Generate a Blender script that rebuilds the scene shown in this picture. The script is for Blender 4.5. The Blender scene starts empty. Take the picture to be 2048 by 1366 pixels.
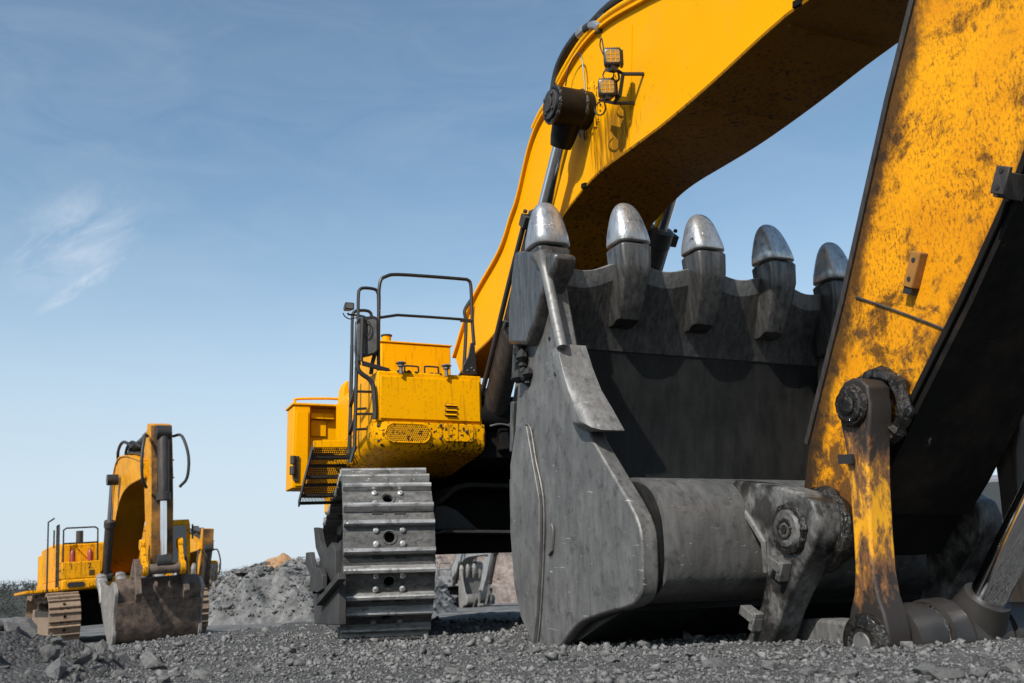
import bpy, bmesh, math, random
import numpy as np
from mathutils import Vector, Matrix, noise

# ------------------------------------------------------------------ camera, sky, sun, exposure
scene = bpy.context.scene
col = scene.collection
random.seed(7)
R = math.radians

cam_data = bpy.data.cameras.new('camera')
cam = bpy.data.objects.new('camera', cam_data)
col.objects.link(cam)
_m = [[0.9164835, -0.0681883, -0.3942187], [-0.39864, -0.238957, -0.8854297], [-0.0338254, 0.968633, -0.2461828]]
cam.matrix_world = Matrix([[_m[0][0], _m[0][1], _m[0][2], [0.0, 0.0, 0.28][0]],
                           [_m[1][0], _m[1][1], _m[1][2], [0.0, 0.0, 0.28][1]],
                           [_m[2][0], _m[2][1], _m[2][2], [0.0, 0.0, 0.28][2]], [0, 0, 0, 1]])
cam_data.sensor_width = 36.0
cam_data.lens = 2000 / 2048 * 36.0
cam_data.clip_start = 0.05
cam_data.clip_end = 9000
cam_data.dof.use_dof = True
cam_data.dof.focus_distance = 6.4
cam_data.dof.aperture_fstop = 4.5
scene.camera = cam

SUN = Vector((-1.0, -0.775, 1.085)).normalized()          # towards the sun
sun_el = math.asin(SUN.z)
sun_az = math.atan2(SUN.x, SUN.y)                     # clockwise from +Y
world = bpy.data.worlds.new('World')
scene.world = world
world.use_nodes = True


def build_world():
    nt = world.node_tree
    nt.nodes.clear()
    L = nt.links.new
    out = nt.nodes.new('ShaderNodeOutputWorld')
    bg = nt.nodes.new('ShaderNodeBackground')
    bg.inputs['Strength'].default_value = 0.112
    sky = nt.nodes.new('ShaderNodeTexSky')
    sky.sky_type = 'NISHITA'
    sky.sun_disc = False
    sky.sun_elevation = sun_el
    sky.sun_rotation = sun_az
    sky.altitude = 300
    sky.air_density = 1.0
    sky.dust_density = 1.0
    sky.ozone_density = 1.25
    tc = nt.nodes.new('ShaderNodeTexCoord')
    # cirrus: stretched noise in the direction of view, a few streaks only
    mp = nt.nodes.new('ShaderNodeMapping')
    mp.inputs['Rotation'].default_value = (0.15, -0.62, 0.5)
    mp.inputs['Scale'].default_value = (3.2, 4.2, 9.5)
    L(tc.outputs['Generated'], mp.inputs['Vector'])
    n1 = nt.nodes.new('ShaderNodeTexNoise')
    n1.inputs['Scale'].default_value = 2.2
    n1.inputs['Detail'].default_value = 9
    n1.inputs['Roughness'].default_value = 0.62
    n1.inputs['Distortion'].default_value = 0.9
    L(mp.outputs['Vector'], n1.inputs['Vector'])
    r1 = nt.nodes.new('ShaderNodeValToRGB')
    r1.color_ramp.elements[0].position = 0.36
    r1.color_ramp.elements[1].position = 0.80
    L(n1.outputs['Fac'], r1.inputs['Fac'])
    # broad patches where the cirrus is thicker
    n2 = nt.nodes.new('ShaderNodeTexNoise')
    n2.inputs['Scale'].default_value = 1.7
    n2.inputs['Detail'].default_value = 2
    L(tc.outputs['Generated'], n2.inputs['Vector'])
    r2 = nt.nodes.new('ShaderNodeValToRGB')
    r2.color_ramp.elements[0].position = 0.42
    r2.color_ramp.elements[1].position = 0.72
    L(n2.outputs['Fac'], r2.inputs['Fac'])
    # one wispy cloud low on the left: a soft puff and a thin trailing streak
    A, Bv = Vector(WISP_A), Vector(WISP_B)
    e1 = (Bv - A).normalized(); e2 = A.cross(e1).normalized()
    def dot(v):
        q = nt.nodes.new('ShaderNodeVectorMath'); q.operation = 'DOT_PRODUCT'; q.inputs[1].default_value = v
        L(tc.outputs['Generated'], q.inputs[0]); return q.outputs['Value']
    def m2(op, x, y):
        q = nt.nodes.new('ShaderNodeMath'); q.operation = op
        for k, v in ((0, x), (1, y)):
            if isinstance(v, float): q.inputs[k].default_value = v
            else: L(v, q.inputs[k])
        return q.outputs[0]
    u, w = dot(e1), dot(e2)
    cv = nt.nodes.new('ShaderNodeCombineXYZ')
    L(m2('MULTIPLY', u, 8.0), cv.inputs[0]); L(m2('MULTIPLY', w, 20.0), cv.inputs[1])
    n3 = nt.nodes.new('ShaderNodeTexNoise'); n3.inputs['Scale'].default_value = 1.6; n3.inputs['Detail'].default_value = 10; n3.inputs['Roughness'].default_value = 0.64; n3.inputs['Distortion'].default_value = 0.5
    L(cv.outputs[0], n3.inputs['Vector'])
    def ell(c, ra, rb_):
        c = Vector(c); cu, cw = c.dot(e1), c.dot(e2)
        du = m2('DIVIDE', m2('SUBTRACT', u, cu), ra); dw = m2('DIVIDE', m2('SUBTRACT', w, cw), rb_)
        d2 = m2('ADD', m2('MULTIPLY', du, du), m2('MULTIPLY', dw, dw))
        mr = nt.nodes.new('ShaderNodeMapRange'); mr.interpolation_type = 'SMOOTHSTEP'
        mr.inputs['From Min'].default_value = 1.0; mr.inputs['From Max'].default_value = 0.0
        L(d2, mr.inputs['Value']); return mr.outputs['Result']
    rw = nt.nodes.new('ShaderNodeMapRange'); rw.inputs['From Min'].default_value = 0.40; rw.inputs['From Max'].default_value = 0.78
    L(n3.outputs['Fac'], rw.inputs['Value'])
    puff = m2('MULTIPLY', ell(WISP_C, 0.085, 0.05), 0.50)
    tail = m2('MULTIPLY', ell((A + Bv) / 2, 0.062, 0.0085), 0.75)
    streaks = m2('MULTIPLY', m2('ADD', puff, tail), rw.outputs['Result'])
    a = nt.nodes.new('ShaderNodeMath'); a.operation = 'MULTIPLY'; a.inputs[1].default_value = 0.13
    L(r2.outputs['Color'], a.inputs[0])
    faint = m2('MULTIPLY', a.outputs[0], r1.outputs['Color'])
    fac = m2('ADD', faint, streaks)
    # low haze: the air near the horizon is pale and a little grey
    sx = nt.nodes.new('ShaderNodeSeparateXYZ')
    L(tc.outputs['Generated'], sx.inputs[0])
    hz = nt.nodes.new('ShaderNodeMapRange'); hz.interpolation_type = 'SMOOTHERSTEP'
    hz.inputs['From Min'].default_value = 0.46; hz.inputs['From Max'].default_value = -0.03
    hz.inputs['To Max'].default_value = 0.93
    L(sx.outputs['Z'], hz.inputs['Value'])
    tint = nt.nodes.new('ShaderNodeMix'); tint.data_type = 'RGBA'; tint.blend_type = 'MULTIPLY'
    tint.inputs['Factor'].default_value = 1.0
    tint.inputs['B'].default_value = (1.0, 1.10, 1.02, 1)
    L(sky.outputs['Color'], tint.inputs['A'])
    hmix = nt.nodes.new('ShaderNodeMix'); hmix.data_type = 'RGBA'
    hmix.inputs['B'].default_value = (4.15, 4.75, 5.45, 1)
    L(hz.outputs['Result'], hmix.inputs['Factor'])
    L(tint.outputs['Result'], hmix.inputs['A'])
    mix = nt.nodes.new('ShaderNodeMix'); mix.data_type = 'RGBA'
    mix.inputs['B'].default_value = (5.6, 5.9, 6.3, 1)
    L(fac, mix.inputs['Factor'])
    L(hmix.outputs['Result'], mix.inputs['A'])
    L(mix.outputs['Result'], bg.inputs['Color'])
    L(bg.outputs['Background'], out.inputs['Surface'])


WISP_A = tuple(Vector([(-3.171, 100.0, 27.883)][0]).normalized())
WISP_B = tuple(Vector([(3.879, 100.0, 33.489)][0]).normalized())
WISP_C = tuple(Vector([(-1.697, 100.0, 34.677)][0]).normalized())
build_world()

sun_d = bpy.data.lights.new('sun', 'SUN')
sun_d.energy = 4.2
sun_d.angle = R(0.53)
sun_d.color = (1.0, 0.95, 0.88)
sun = bpy.data.objects.new('sun', sun_d)
sun.rotation_euler = SUN.to_track_quat('Z', 'Y').to_euler()
col.objects.link(sun)
vs = scene.view_settings
vs.view_transform = 'Standard'
vs.look = 'None'
vs.exposure = 0.46
vs.gamma = 1.0
scene.cycles.max_bounces = 5
scene.cycles.diffuse_bounces = 2

# ------------------------------------------------------------------ helpers: materials
class NT:
    def __init__(s, name):
        s.m = bpy.data.materials.new(name)
        s.m.use_nodes = True
        s.t = s.m.node_tree
        s.b = s.t.nodes['Principled BSDF']
        s.tc = s.t.nodes.new('ShaderNodeTexCoord')
        s.co = s.tc.outputs['Object']

    def link(s, a, b):
        s.t.links.new(a, b)

    def setv(s, sock, v):
        if hasattr(v, 'is_linked'):
            s.link(v, sock)
        else:
            sock.default_value = v

    def noise(s, scale, detail=4, rough=0.55, stretch=None, dist=0.0, rot=None):
        n = s.t.nodes.new('ShaderNodeTexNoise')
        n.inputs['Scale'].default_value = scale
        n.inputs['Detail'].default_value = detail
        n.inputs['Roughness'].default_value = rough
        n.inputs['Distortion'].default_value = dist
        src = s.co
        if stretch or rot:
            mp = s.t.nodes.new('ShaderNodeMapping')
            if stretch: mp.inputs['Scale'].default_value = stretch
            if rot: mp.inputs['Rotation'].default_value = rot
            s.link(src, mp.inputs['Vector'])
            src = mp.outputs['Vector']
        s.link(src, n.inputs['Vector'])
        return n.outputs['Fac']

    def voronoi(s, scale, feature='F1', out='Distance', rnd=1.0):
        n = s.t.nodes.new('ShaderNodeTexVoronoi')
        n.feature = feature
        n.inputs['Scale'].default_value = scale
        n.inputs['Randomness'].default_value = rnd
        s.link(s.co, n.inputs['Vector'])
        return n.outputs[out]

    def ramp(s, fac, lo, hi, smooth=True):
        n = s.t.nodes.new('ShaderNodeMapRange')
        n.interpolation_type = 'SMOOTHSTEP' if smooth else 'LINEAR'
        n.inputs['From Min'].default_value = lo
        n.inputs['From Max'].default_value = hi
        s.link(fac, n.inputs['Value'])
        return n.outputs['Result']

    def math(s, op, a, b=None):
        n = s.t.nodes.new('ShaderNodeMath'); n.operation = op
        s.setv(n.inputs[0], a)
        if b is not None: s.setv(n.inputs[1], b)
        return n.outputs[0]

    def mix(s, fac, a, b):
        n = s.t.nodes.new('ShaderNodeMix'); n.data_type = 'RGBA'
        s.setv(n.inputs['Factor'], fac)
        for k, v in (('A', a), ('B', b)):
            if hasattr(v, 'is_linked'): s.link(v, n.inputs[k])
            else: n.inputs[k].default_value = (*v[:3], 1)
        return n.outputs['Result']

    def mixf(s, fac, a, b):
        n = s.t.nodes.new('ShaderNodeMix'); n.data_type = 'FLOAT'
        s.setv(n.inputs['Factor'], fac); s.setv(n.inputs['A'], a); s.setv(n.inputs['B'], b)
        return n.outputs['Result']

    def bump(s, h, strength=0.3, dist=0.01):
        n = s.t.nodes.new('ShaderNodeBump')
        n.inputs['Strength'].default_value = strength
        n.inputs['Distance'].default_value = dist
        s.link(h, n.inputs['Height'])
        s.link(n.outputs['Normal'], s.b.inputs['Normal'])

    def out(s, color=None, rough=None, metal=None, **kw):
        if color is not None:
            if hasattr(color, 'is_linked'): s.link(color, s.b.inputs['Base Color'])
            else: s.b.inputs['Base Color'].default_value = (*color[:3], 1)
        if rough is not None: s.setv(s.b.inputs['Roughness'], rough)
        if metal is not None: s.setv(s.b.inputs['Metallic'], metal)
        for k, v in kw.items(): s.b.inputs[k.replace('_', ' ')].default_value = v
        return s.m


YEL = (0.76, 0.335, 0.0)


def m_paint(name, base=YEL, grime=0.35, specks=0.3, streak=0.3, dirt=(0.035, 0.02, 0.01), lo=0.0):
    n = NT(name)
    big = n.noise(1.3, 3)
    c = n.mix(n.ramp(big, 0.3, 0.75), base, tuple(x * 0.9 for x in base))
    # run-down streaks
    st = n.noise(1.0, 5, 0.6, stretch=(34, 34, 2.6))
    area = n.noise(0.9, 3, 0.5)
    f = n.math('MULTIPLY', n.ramp(st, 0.54 - lo, 0.62 - lo), n.ramp(area, 0.40 - 2 * lo, 0.60 - 2 * lo))
    f = n.math('MULTIPLY', f, streak)
    c = n.mix(f, c, dirt)
    # chips and spatter
    sp = n.noise(34, 4, 0.6)
    spa = n.noise(2.1, 3, 0.5)
    g = n.math('MULTIPLY', n.ramp(sp, 0.585 - lo * .7, 0.62 - lo * .7), n.ramp(spa, 0.36 - 2 * lo, 0.54 - 2 * lo))
    c = n.mix(n.math('MULTIPLY', g, specks), c, dirt)
    dz = n.noise(3.2, 6, 0.65)
    c = n.mix(n.math('MULTIPLY', n.ramp(dz, 0.5, 0.8), grime), c, tuple(x * 0.35 for x in base))
    n.bump(n.noise(70, 2), 0.04, 0.004)
    return n.out(c, n.mixf(big, 0.38, 0.55), 0.0, Specular_IOR_Level=0.06)


def m_dirty_paint(name):
    n = NT(name)
    base = n.mix(n.ramp(n.noise(1.6, 4), 0.3, 0.7), (0.78, 0.325, 0.0), (0.60, 0.22, 0.001))
    fine = n.noise(60, 6, 0.75, stretch=(1, 1.2, 0.6))
    area = n.noise(1.5, 5, 0.62)
    f1 = n.math('MULTIPLY', n.ramp(fine, 0.50, 0.62), n.mixf(n.ramp(area, 0.38, 0.62), 0.30, 1.0))
    c = n.mix(f1, base, (0.10, 0.035, 0.008))
    blot = n.noise(3.0, 9, 0.78, dist=0.3)
    c = n.mix(n.math('MULTIPLY', n.ramp(blot, 0.50, 0.62), 0.85), c, (0.045, 0.02, 0.006))
    scr = n.noise(9, 8, 0.72, stretch=(1, 1, 0.22), rot=(0.55, 0, 0), dist=0.5)
    c = n.mix(n.math('MULTIPLY', n.math('MULTIPLY', n.ramp(scr, 0.57, 0.64), n.ramp(area, 0.42, 0.6)), 0.85), c, (0.02, 0.012, 0.006))
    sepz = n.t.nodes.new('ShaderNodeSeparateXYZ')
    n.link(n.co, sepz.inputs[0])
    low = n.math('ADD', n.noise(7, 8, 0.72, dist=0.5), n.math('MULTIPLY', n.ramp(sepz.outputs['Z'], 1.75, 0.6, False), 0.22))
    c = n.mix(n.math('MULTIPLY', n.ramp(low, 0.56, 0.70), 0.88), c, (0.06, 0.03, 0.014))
    # ragged dark bands along both edge flanges
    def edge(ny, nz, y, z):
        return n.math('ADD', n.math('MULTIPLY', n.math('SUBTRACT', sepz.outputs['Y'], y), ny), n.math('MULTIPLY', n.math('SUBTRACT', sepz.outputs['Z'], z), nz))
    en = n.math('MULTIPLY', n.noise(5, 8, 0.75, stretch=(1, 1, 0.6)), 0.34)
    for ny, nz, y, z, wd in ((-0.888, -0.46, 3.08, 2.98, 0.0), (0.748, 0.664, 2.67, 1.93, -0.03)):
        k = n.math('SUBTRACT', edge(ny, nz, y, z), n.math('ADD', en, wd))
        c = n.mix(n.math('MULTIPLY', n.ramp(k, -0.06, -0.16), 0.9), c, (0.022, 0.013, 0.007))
    chip = n.noise(11, 5, 0.6)
    c = n.mix(n.math('MULTIPLY', n.ramp(chip, 0.64, 0.7), 0.6), c, (0.012, 0.010, 0.009))
    n.bump(n.math('ADD', fine, n.math('MULTIPLY', blot, 1.5)), 0.35, 0.008)
    return n.out(c, n.mixf(fine, 0.5, 0.8), 0.0, Specular_IOR_Level=0.2)


def m_steel(name, c1, c2, stretch=(6, 6, 0.6), rough=(0.38, 0.6), metal=0.55, dark=(0.02, 0.02, 0.02), spots=0.4, bump=0.15, scr=0.25, spec=0.5, dent=0.0, gouge=0.0):
    n = NT(name)
    br = n.noise(5, 7, 0.68, stretch=stretch)
    big = n.noise(1.7, 4, 0.55)
    c = n.mix(n.ramp(br, 0.3, 0.7), c1, c2)
    c = n.mix(n.math('MULTIPLY', n.ramp(big, 0.4, 0.75), 0.45), c, tuple(x * 0.5 for x in c1))
    oi = n.t.nodes.new('ShaderNodeObjectInfo')
    c = n.mix(n.math('MULTIPLY', oi.outputs['Random'], 0.45), c, tuple(x * 0.55 for x in c1))
    sp = n.noise(14, 6, 0.7)
    c = n.mix(n.math('MULTIPLY', n.ramp(sp, 0.52, 0.68), spots), c, dark)
    sc = n.noise(12, 4, 0.6, stretch=(1, 0.5, 5), rot=(0.5, 0.2, 0.1), dist=0.8)
    c = n.mix(n.math('MULTIPLY', n.ramp(sc, 0.66, 0.72), scr), c, tuple(min(1, x * 2.2) for x in c2))
    h = n.math('ADD', n.math('MULTIPLY', br, 0.5), n.noise(30, 5, 0.6))
    if gouge:
        # long scrapes left by rock, in two directions, dark in the groove
        for rt, sd in (((0.35, 0.0, 0.0), 34), ((-0.75, 0.0, 0.0), 46)):
            g = n.noise(sd * 0.5, 6, 0.7, stretch=(1, 2.2, 0.13), rot=rt, dist=0.9)
            k = n.ramp(g, 0.66, 0.74)
            c = n.mix(n.math('MULTIPLY', k, gouge), c, tuple(x * 0.32 for x in c1))
            h = n.math('SUBTRACT', h, n.math('MULTIPLY', k, 2.0))
    if dent: h = n.math('ADD', h, n.math('MULTIPLY', n.noise(3.5, 3, 0.5), dent))
    if scr: h = n.math('SUBTRACT', h, n.math('MULTIPLY', n.ramp(sc, 0.64, 0.70), 1.2))
    n.bump(h, bump, 0.006)
    return n.out(c, n.mixf(br, rough[0], rough[1]), metal, Specular_IOR_Level=spec)


def m_plain(name, c, rough=0.5, metal=0.0, var=0.35, scale=9, bump=0.1, **kw):
    n = NT(name)
    a = n.noise(scale, 5, 0.6)
    cc = n.mix(n.ramp(a, 0.3, 0.75), c, tuple(x * (1 - var) for x in c))
    if bump: n.bump(n.noise(scale * 5, 4), bump, 0.005)
    return n.out(cc, n.mixf(a, max(0, rough - 0.08), min(1, rough + 0.1)), metal, **kw)


def m_grease(name):
    n = NT(name)
    a = n.noise(22, 6, 0.65, dist=0.6)
    c = n.mix(n.ramp(a, 0.45, 0.7), (0.006, 0.005, 0.004), (0.02, 0.014, 0.009))
    n.bump(a, 0.9, 0.02)
    return n.out(c, n.mixf(n.ramp(n.noise(9, 4), 0.4, 0.6), 0.12, 0.5), 0.0)


def m_worn_link(name):
    n = NT(name)
    base = n.mix(n.ramp(n.noise(3, 4), 0.3, 0.7), (0.78, 0.36, 0.006), (0.60, 0.25, 0.006))
    sp = n.noise(12, 9, 0.78, stretch=(1, 1, 0.45), dist=0.3)
    sepz = n.t.nodes.new('ShaderNodeSeparateXYZ')
    n.link(n.co, sepz.inputs[0])
    # paint rubbed and soiled away towards both ends of the link, where grease creeps out
    e = n.math('ABSOLUTE', n.math('SUBTRACT', sepz.outputs['Z'], 0.60))
    k = n.math('ADD', sp, n.math('MULTIPLY', e, 0.62))
    c = n.mix(n.ramp(k, 0.52, 0.64), base, (0.17, 0.075, 0.025))
    c = n.mix(n.ramp(k, 0.63, 0.74), c, (0.020, 0.015, 0.012))
    n.bump(sp, 0.35, 0.01)
    return n.out(c, n.mixf(sp, 0.4, 0.7), 0.1)


def m_ear(name):
    n = NT(name)
    a = n.noise(26, 6, 0.7, stretch=(1, 1, 0.5)); b = n.noise(4.5, 8, 0.66, dist=0.2)
    c = n.mix(n.ramp(a, 0.35, 0.65), (0.055, 0.0535, 0.051), (0.16, 0.156, 0.149))
    c = n.mix(n.math('MULTIPLY', n.ramp(b, 0.42, 0.60), 0.93), c, (0.012, 0.011, 0.010))
    n.bump(n.math('ADD', a, n.math('MULTIPLY', b, 0.8)), 0.3, 0.006)
    return n.out(c, n.mixf(n.ramp(b, 0.46, 0.6), 0.62, 0.30), 0.1)


def m_rock(name, c1, c2, scale=14, bump=0.6):
    n = NT(name)
    a = n.noise(scale, 8, 0.7)
    b = n.noise(scale * 0.22, 3)
    oi = n.t.nodes.new('ShaderNodeObjectInfo')
    c = n.mix(n.ramp(a, 0.3, 0.72), c1, c2)
    c = n.mix(n.math('MULTIPLY', n.ramp(b, 0.4, 0.7), 0.5), c, tuple(x * 0.45 for x in c1))
    c = n.mix(n.math('MULTIPLY', oi.outputs['Random'], 0.35), c, tuple(x * 0.5 for x in c1))
    n.bump(a, bump, 0.02)
    return n.out(c, 0.9, 0.0)


def m_ground(name):
    n = NT(name)
    v = n.voronoi(55, rnd=1.0)
    vc = n.voronoi(55, out='Color')
    v2 = n.voronoi(170)
    sep = n.t.nodes.new('ShaderNodeSeparateColor')
    n.link(vc, sep.inputs[0])
    big = n.noise(0.55, 6, 0.6)
    c = n.mix(n.ramp(sep.outputs[0], 0.2, 1.0), (0.030, 0.0295, 0.029), (0.11, 0.108, 0.106))
    c = n.mix(n.ramp(v2, 0.3, 0.8), c, (0.04, 0.04, 0.04))
    c = n.mix(n.math('MULTIPLY', n.ramp(n.noise(7, 6, 0.65), 0.45, 0.7), 0.6), c, (0.035, 0.0345, 0.034))
    # compacted dusty tracks, paler with distance from the loose gravel
    c = n.mix(n.math('MULTIPLY', n.ramp(big, 0.45, 0.7), 0.45), c, (0.12, 0.118, 0.115))
    # beyond the pad the pit floor is a dry, rolled haul road
    ln = n.t.nodes.new('ShaderNodeVectorMath'); ln.operation = 'LENGTH'; n.link(n.co, ln.inputs[0])
    road = n.mix(n.ramp(n.noise(0.9, 7, 0.7, stretch=(0.25, 1, 1)), 0.35, 0.65), (0.055, 0.054, 0.052), (0.17, 0.167, 0.162))
    c = n.mix(n.ramp(ln.outputs['Value'], 13, 26), c, road)
    h = n.math('SUBTRACT', n.math('MULTIPLY', n.noise(18, 6, 0.65), 1.2), v)
    n.bump(h, 0.8, 0.02)
    return n.out(c, 0.95, 0.0)


def m_two(name, c1, c2, scale, rough=0.9, bump=0.5, dist=0.05):
    n = NT(name)
    a = n.noise(scale, 8, 0.68)
    c = n.mix(n.ramp(a, 0.35, 0.68), c1, c2)
    n.bump(a, bump, dist)
    return n.out(c, rough, 0.0)


M = {}
M['yellow'] = m_paint('yellow_paint', grime=0.12, specks=0.10, streak=0.12)


def m_boom(name):
    """boom paint with old oil that has run down from the cylinder pin"""
    n = NT(name)
    big = n.noise(1.3, 3)
    c = n.mix(n.ramp(big, 0.3, 0.75), YEL, tuple(x * 0.93 for x in YEL))
    dv = n.t.nodes.new('ShaderNodeVectorMath'); dv.operation = 'DISTANCE'; dv.inputs[1].default_value = (3.52, 5.98, 3.52)
    n.link(n.co, dv.inputs[0])
    near = n.ramp(dv.outputs['Value'], 0.62, 0.12)
    run = n.noise(1.0, 6, 0.68, stretch=(26, 26, 3.0), dist=0.3)
    f = n.ramp(n.math('ADD', run, n.math('MULTIPLY', near, 0.42)), 0.70, 0.95)
    c = n.mix(n.math('MULTIPLY', f, 0.8), c, (0.12, 0.045, 0.004))
    sp = n.noise(30, 4, 0.6); spa = n.noise(1.8, 3, 0.5)
    c = n.mix(n.math('MULTIPLY', n.math('MULTIPLY', n.ramp(sp, 0.62, 0.66), n.ramp(spa, 0.50, 0.64)), 0.30), c, (0.05, 0.025, 0.01))
    film = n.noise(2.2, 7, 0.65)
    c = n.mix(n.math('MULTIPLY', n.ramp(film, 0.5, 0.75), 0.14), c, (0.40, 0.25, 0.08))
    n.bump(n.noise(60, 2), 0.04, 0.004)
    return n.out(c, 0.5, 0.0, Specular_IOR_Level=0.06)


M['yellow_boom'] = m_boom('boom_paint')
M['yellow_box'] = m_paint('yellow_box_paint', grime=0.12, specks=0.25, streak=0.30)
M['yellow_spat'] = m_paint('yellow_spattered_paint', grime=0.35, specks=1.0, streak=1.0, lo=0.028)
M['yellow_far'] = m_paint('yellow_far_paint', base=(0.70, 0.30, 0.006), grime=0.75, specks=0.8, streak=0.9)
M['belly'] = m_paint('oily_shaded_belly_paint', base=(0.24, 0.10, 0.002), grime=0.6, specks=0.4, streak=0.9)  # oil-stained brown, with the underside's shade also put into the base colour
M['stick_mud'] = m_two('mud_caked_paint', (0.045, 0.026, 0.012), (0.30, 0.13, 0.02), 2.2, bump=0.4, dist=0.02)
M['far_stick'] = m_paint('muddy_far_paint', base=(0.62, 0.26, 0.006), grime=0.9, specks=0.9, streak=0.9, dirt=(0.05, 0.028, 0.014))
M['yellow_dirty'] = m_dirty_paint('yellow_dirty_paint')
M['link'] = m_worn_link('worn_link_paint')
M['bucket'] = m_steel('bucket_steel', (0.105, 0.102, 0.098), (0.205, 0.200, 0.191), stretch=(4, 3, 0.9), metal=0.3, spots=0.5, scr=0.7, bump=0.35, dent=7.0, gouge=0.38)
M['bucket_in'] = m_steel('bucket_inner_shaded_steel', (0.009, 0.0088, 0.0086), (0.021, 0.0206, 0.02), stretch=(2.2, 2.2, 0.5), metal=0.0, spec=0.25, dent=9.0, rough=(0.26, 0.42), spots=0.3, bump=0.08, scr=0.1)  # far darker than the outer steel: the interior's shade is in the colour
M['tooth'] = m_steel('tooth_steel', (0.40, 0.40, 0.40), (0.66, 0.66, 0.66), stretch=(12, 12, 0.5), metal=0.75, rough=(0.28, 0.46), spots=0.45, bump=0.4)
M['adapter'] = m_steel('adapter_steel', (0.055, 0.053, 0.051), (0.16, 0.155, 0.149), metal=0.55, rough=(0.28, 0.46), spots=0.45)
M['cutter'] = m_steel('worn_cutter_steel', (0.17, 0.166, 0.16), (0.32, 0.314, 0.304), metal=0.35, rough=(0.42, 0.6), spots=0.45, bump=0.4)
M['ear'] = m_ear('greasy_cast_steel')
M['cast'] = m_steel('cast_steel', (0.13, 0.126, 0.12), (0.22, 0.214, 0.205), metal=0.3, rough=(0.45, 0.7), spots=0.7, bump=0.4)
M['track'] = m_steel('track_steel', (0.048, 0.0465, 0.0445), (0.19, 0.185, 0.178), stretch=(1.2, 3, 3), metal=0.3, rough=(0.42, 0.68), spots=0.75, bump=0.6)
M['grouser'] = m_steel('worn_grouser_steel', (0.30, 0.295, 0.285), (0.60, 0.59, 0.575), stretch=(1, 6, 6), metal=0.55, rough=(0.3, 0.5), spots=0.6, bump=0.5)
M['track_rust'] = m_steel('rusty_track_steel', (0.20, 0.135, 0.09), (0.32, 0.23, 0.16), metal=0.1, rough=(0.6, 0.85), spots=0.4, bump=0.3)
M['frame'] = m_plain('undercarriage_steel', (0.040, 0.038, 0.036), 0.7, 0.1, var=0.6, scale=4, bump=0.4)
M['carbody'] = m_plain('shaded_belly_steel', (0.011, 0.010, 0.0095), 0.85, 0.0, var=0.6, scale=3, bump=0.4, Specular_IOR_Level=0.12)  # base pushed near black so the colour deepens the shade below the machine
def m_shade_black(name):  # near-black base stands in for shade, under brown dust and pale scuffs
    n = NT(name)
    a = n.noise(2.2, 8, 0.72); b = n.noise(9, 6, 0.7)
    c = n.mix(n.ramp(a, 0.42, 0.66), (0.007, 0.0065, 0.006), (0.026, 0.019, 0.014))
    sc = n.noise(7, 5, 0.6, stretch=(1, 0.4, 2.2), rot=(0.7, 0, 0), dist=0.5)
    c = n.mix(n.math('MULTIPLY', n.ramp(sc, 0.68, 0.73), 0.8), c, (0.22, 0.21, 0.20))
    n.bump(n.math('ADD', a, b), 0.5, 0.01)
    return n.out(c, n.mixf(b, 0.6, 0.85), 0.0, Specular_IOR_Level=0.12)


M['shade_black'] = m_shade_black('shaded_front_paint')
M['chrome'] = m_plain('chrome_rod', (0.80, 0.80, 0.81), 0.08, 1.0, var=0.1, scale=3, bump=0)
M['barrel'] = m_plain('cylinder_barrel_black', (0.040, 0.036, 0.033), 0.42, 0.2, var=0.5, scale=4)
M['barrel_worn'] = m_steel('worn_cylinder_barrel', (0.028, 0.024, 0.022), (0.075, 0.060, 0.050), metal=0.2, rough=(0.4, 0.65), spots=0.4)
M['black'] = m_plain('black_rail_paint', (0.018, 0.018, 0.019), 0.38, 0.0, var=0.3, scale=12, bump=0.05)
M['boss'] = m_plain('oil_black_casting', (0.012, 0.011, 0.010), 0.42, 0.0, var=0.5, scale=6, bump=0.5, Specular_IOR_Level=0.15)
M['rubber'] = m_plain('rubber_hose', (0.022, 0.021, 0.020), 0.6, 0.0, var=0.4, scale=14)
M['mirror_back'] = m_plain('dusty_mirror_shell', (0.11, 0.108, 0.104), 0.45, 0.0, var=0.6, scale=10)
M['grease'] = m_grease('black_grease')
M['lens'] = m_plain('amber_lamp_lens', (0.36, 0.20, 0.04), 0.25, 0.0, var=0.4, scale=60, bump=0.3)
M['glass'] = m_plain('window_glass', (0.05, 0.06, 0.07), 0.06, 0.0, var=0.1, scale=2, bump=0, Specular_IOR_Level=0.9)
M['dark'] = m_plain('dark_recess', (0.012, 0.012, 0.012), 0.8, var=0.3)
M['bright_steel'] = m_plain('bare_bright_steel', (0.5, 0.5, 0.5), 0.35, 0.8, var=0.4, scale=20)
M['ground'] = m_ground('gravel_ground')
M['stone'] = m_rock('grey_stone', (0.085, 0.083, 0.081), (0.23, 0.226, 0.222))
M['gravel'] = m_rock('loose_gravel', (0.065, 0.064, 0.063), (0.25, 0.246, 0.241), scale=22, bump=0.3)
M['soil'] = m_two('brown_soil', (0.075, 0.045, 0.028), (0.16, 0.10, 0.065), 6, bump=0.8)
M['rubble_gray'] = m_two('grey_rubble', (0.075, 0.074, 0.073), (0.20, 0.198, 0.195), 1.6, bump=0.9, dist=0.25)
M['rubble_pink'] = m_two('pink_rubble', (0.13, 0.10, 0.085), (0.26, 0.215, 0.19), 1.6, bump=0.9, dist=0.25)
M['orange_soil'] = m_two('orange_soil', (0.24, 0.125, 0.055), (0.38, 0.22, 0.11), 1.2, bump=0.6, dist=0.2)
M['hill'] = m_two('hill_earth', (0.030, 0.033, 0.028), (0.055, 0.055, 0.045), 0.05, bump=0.4, dist=0.5)
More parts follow.
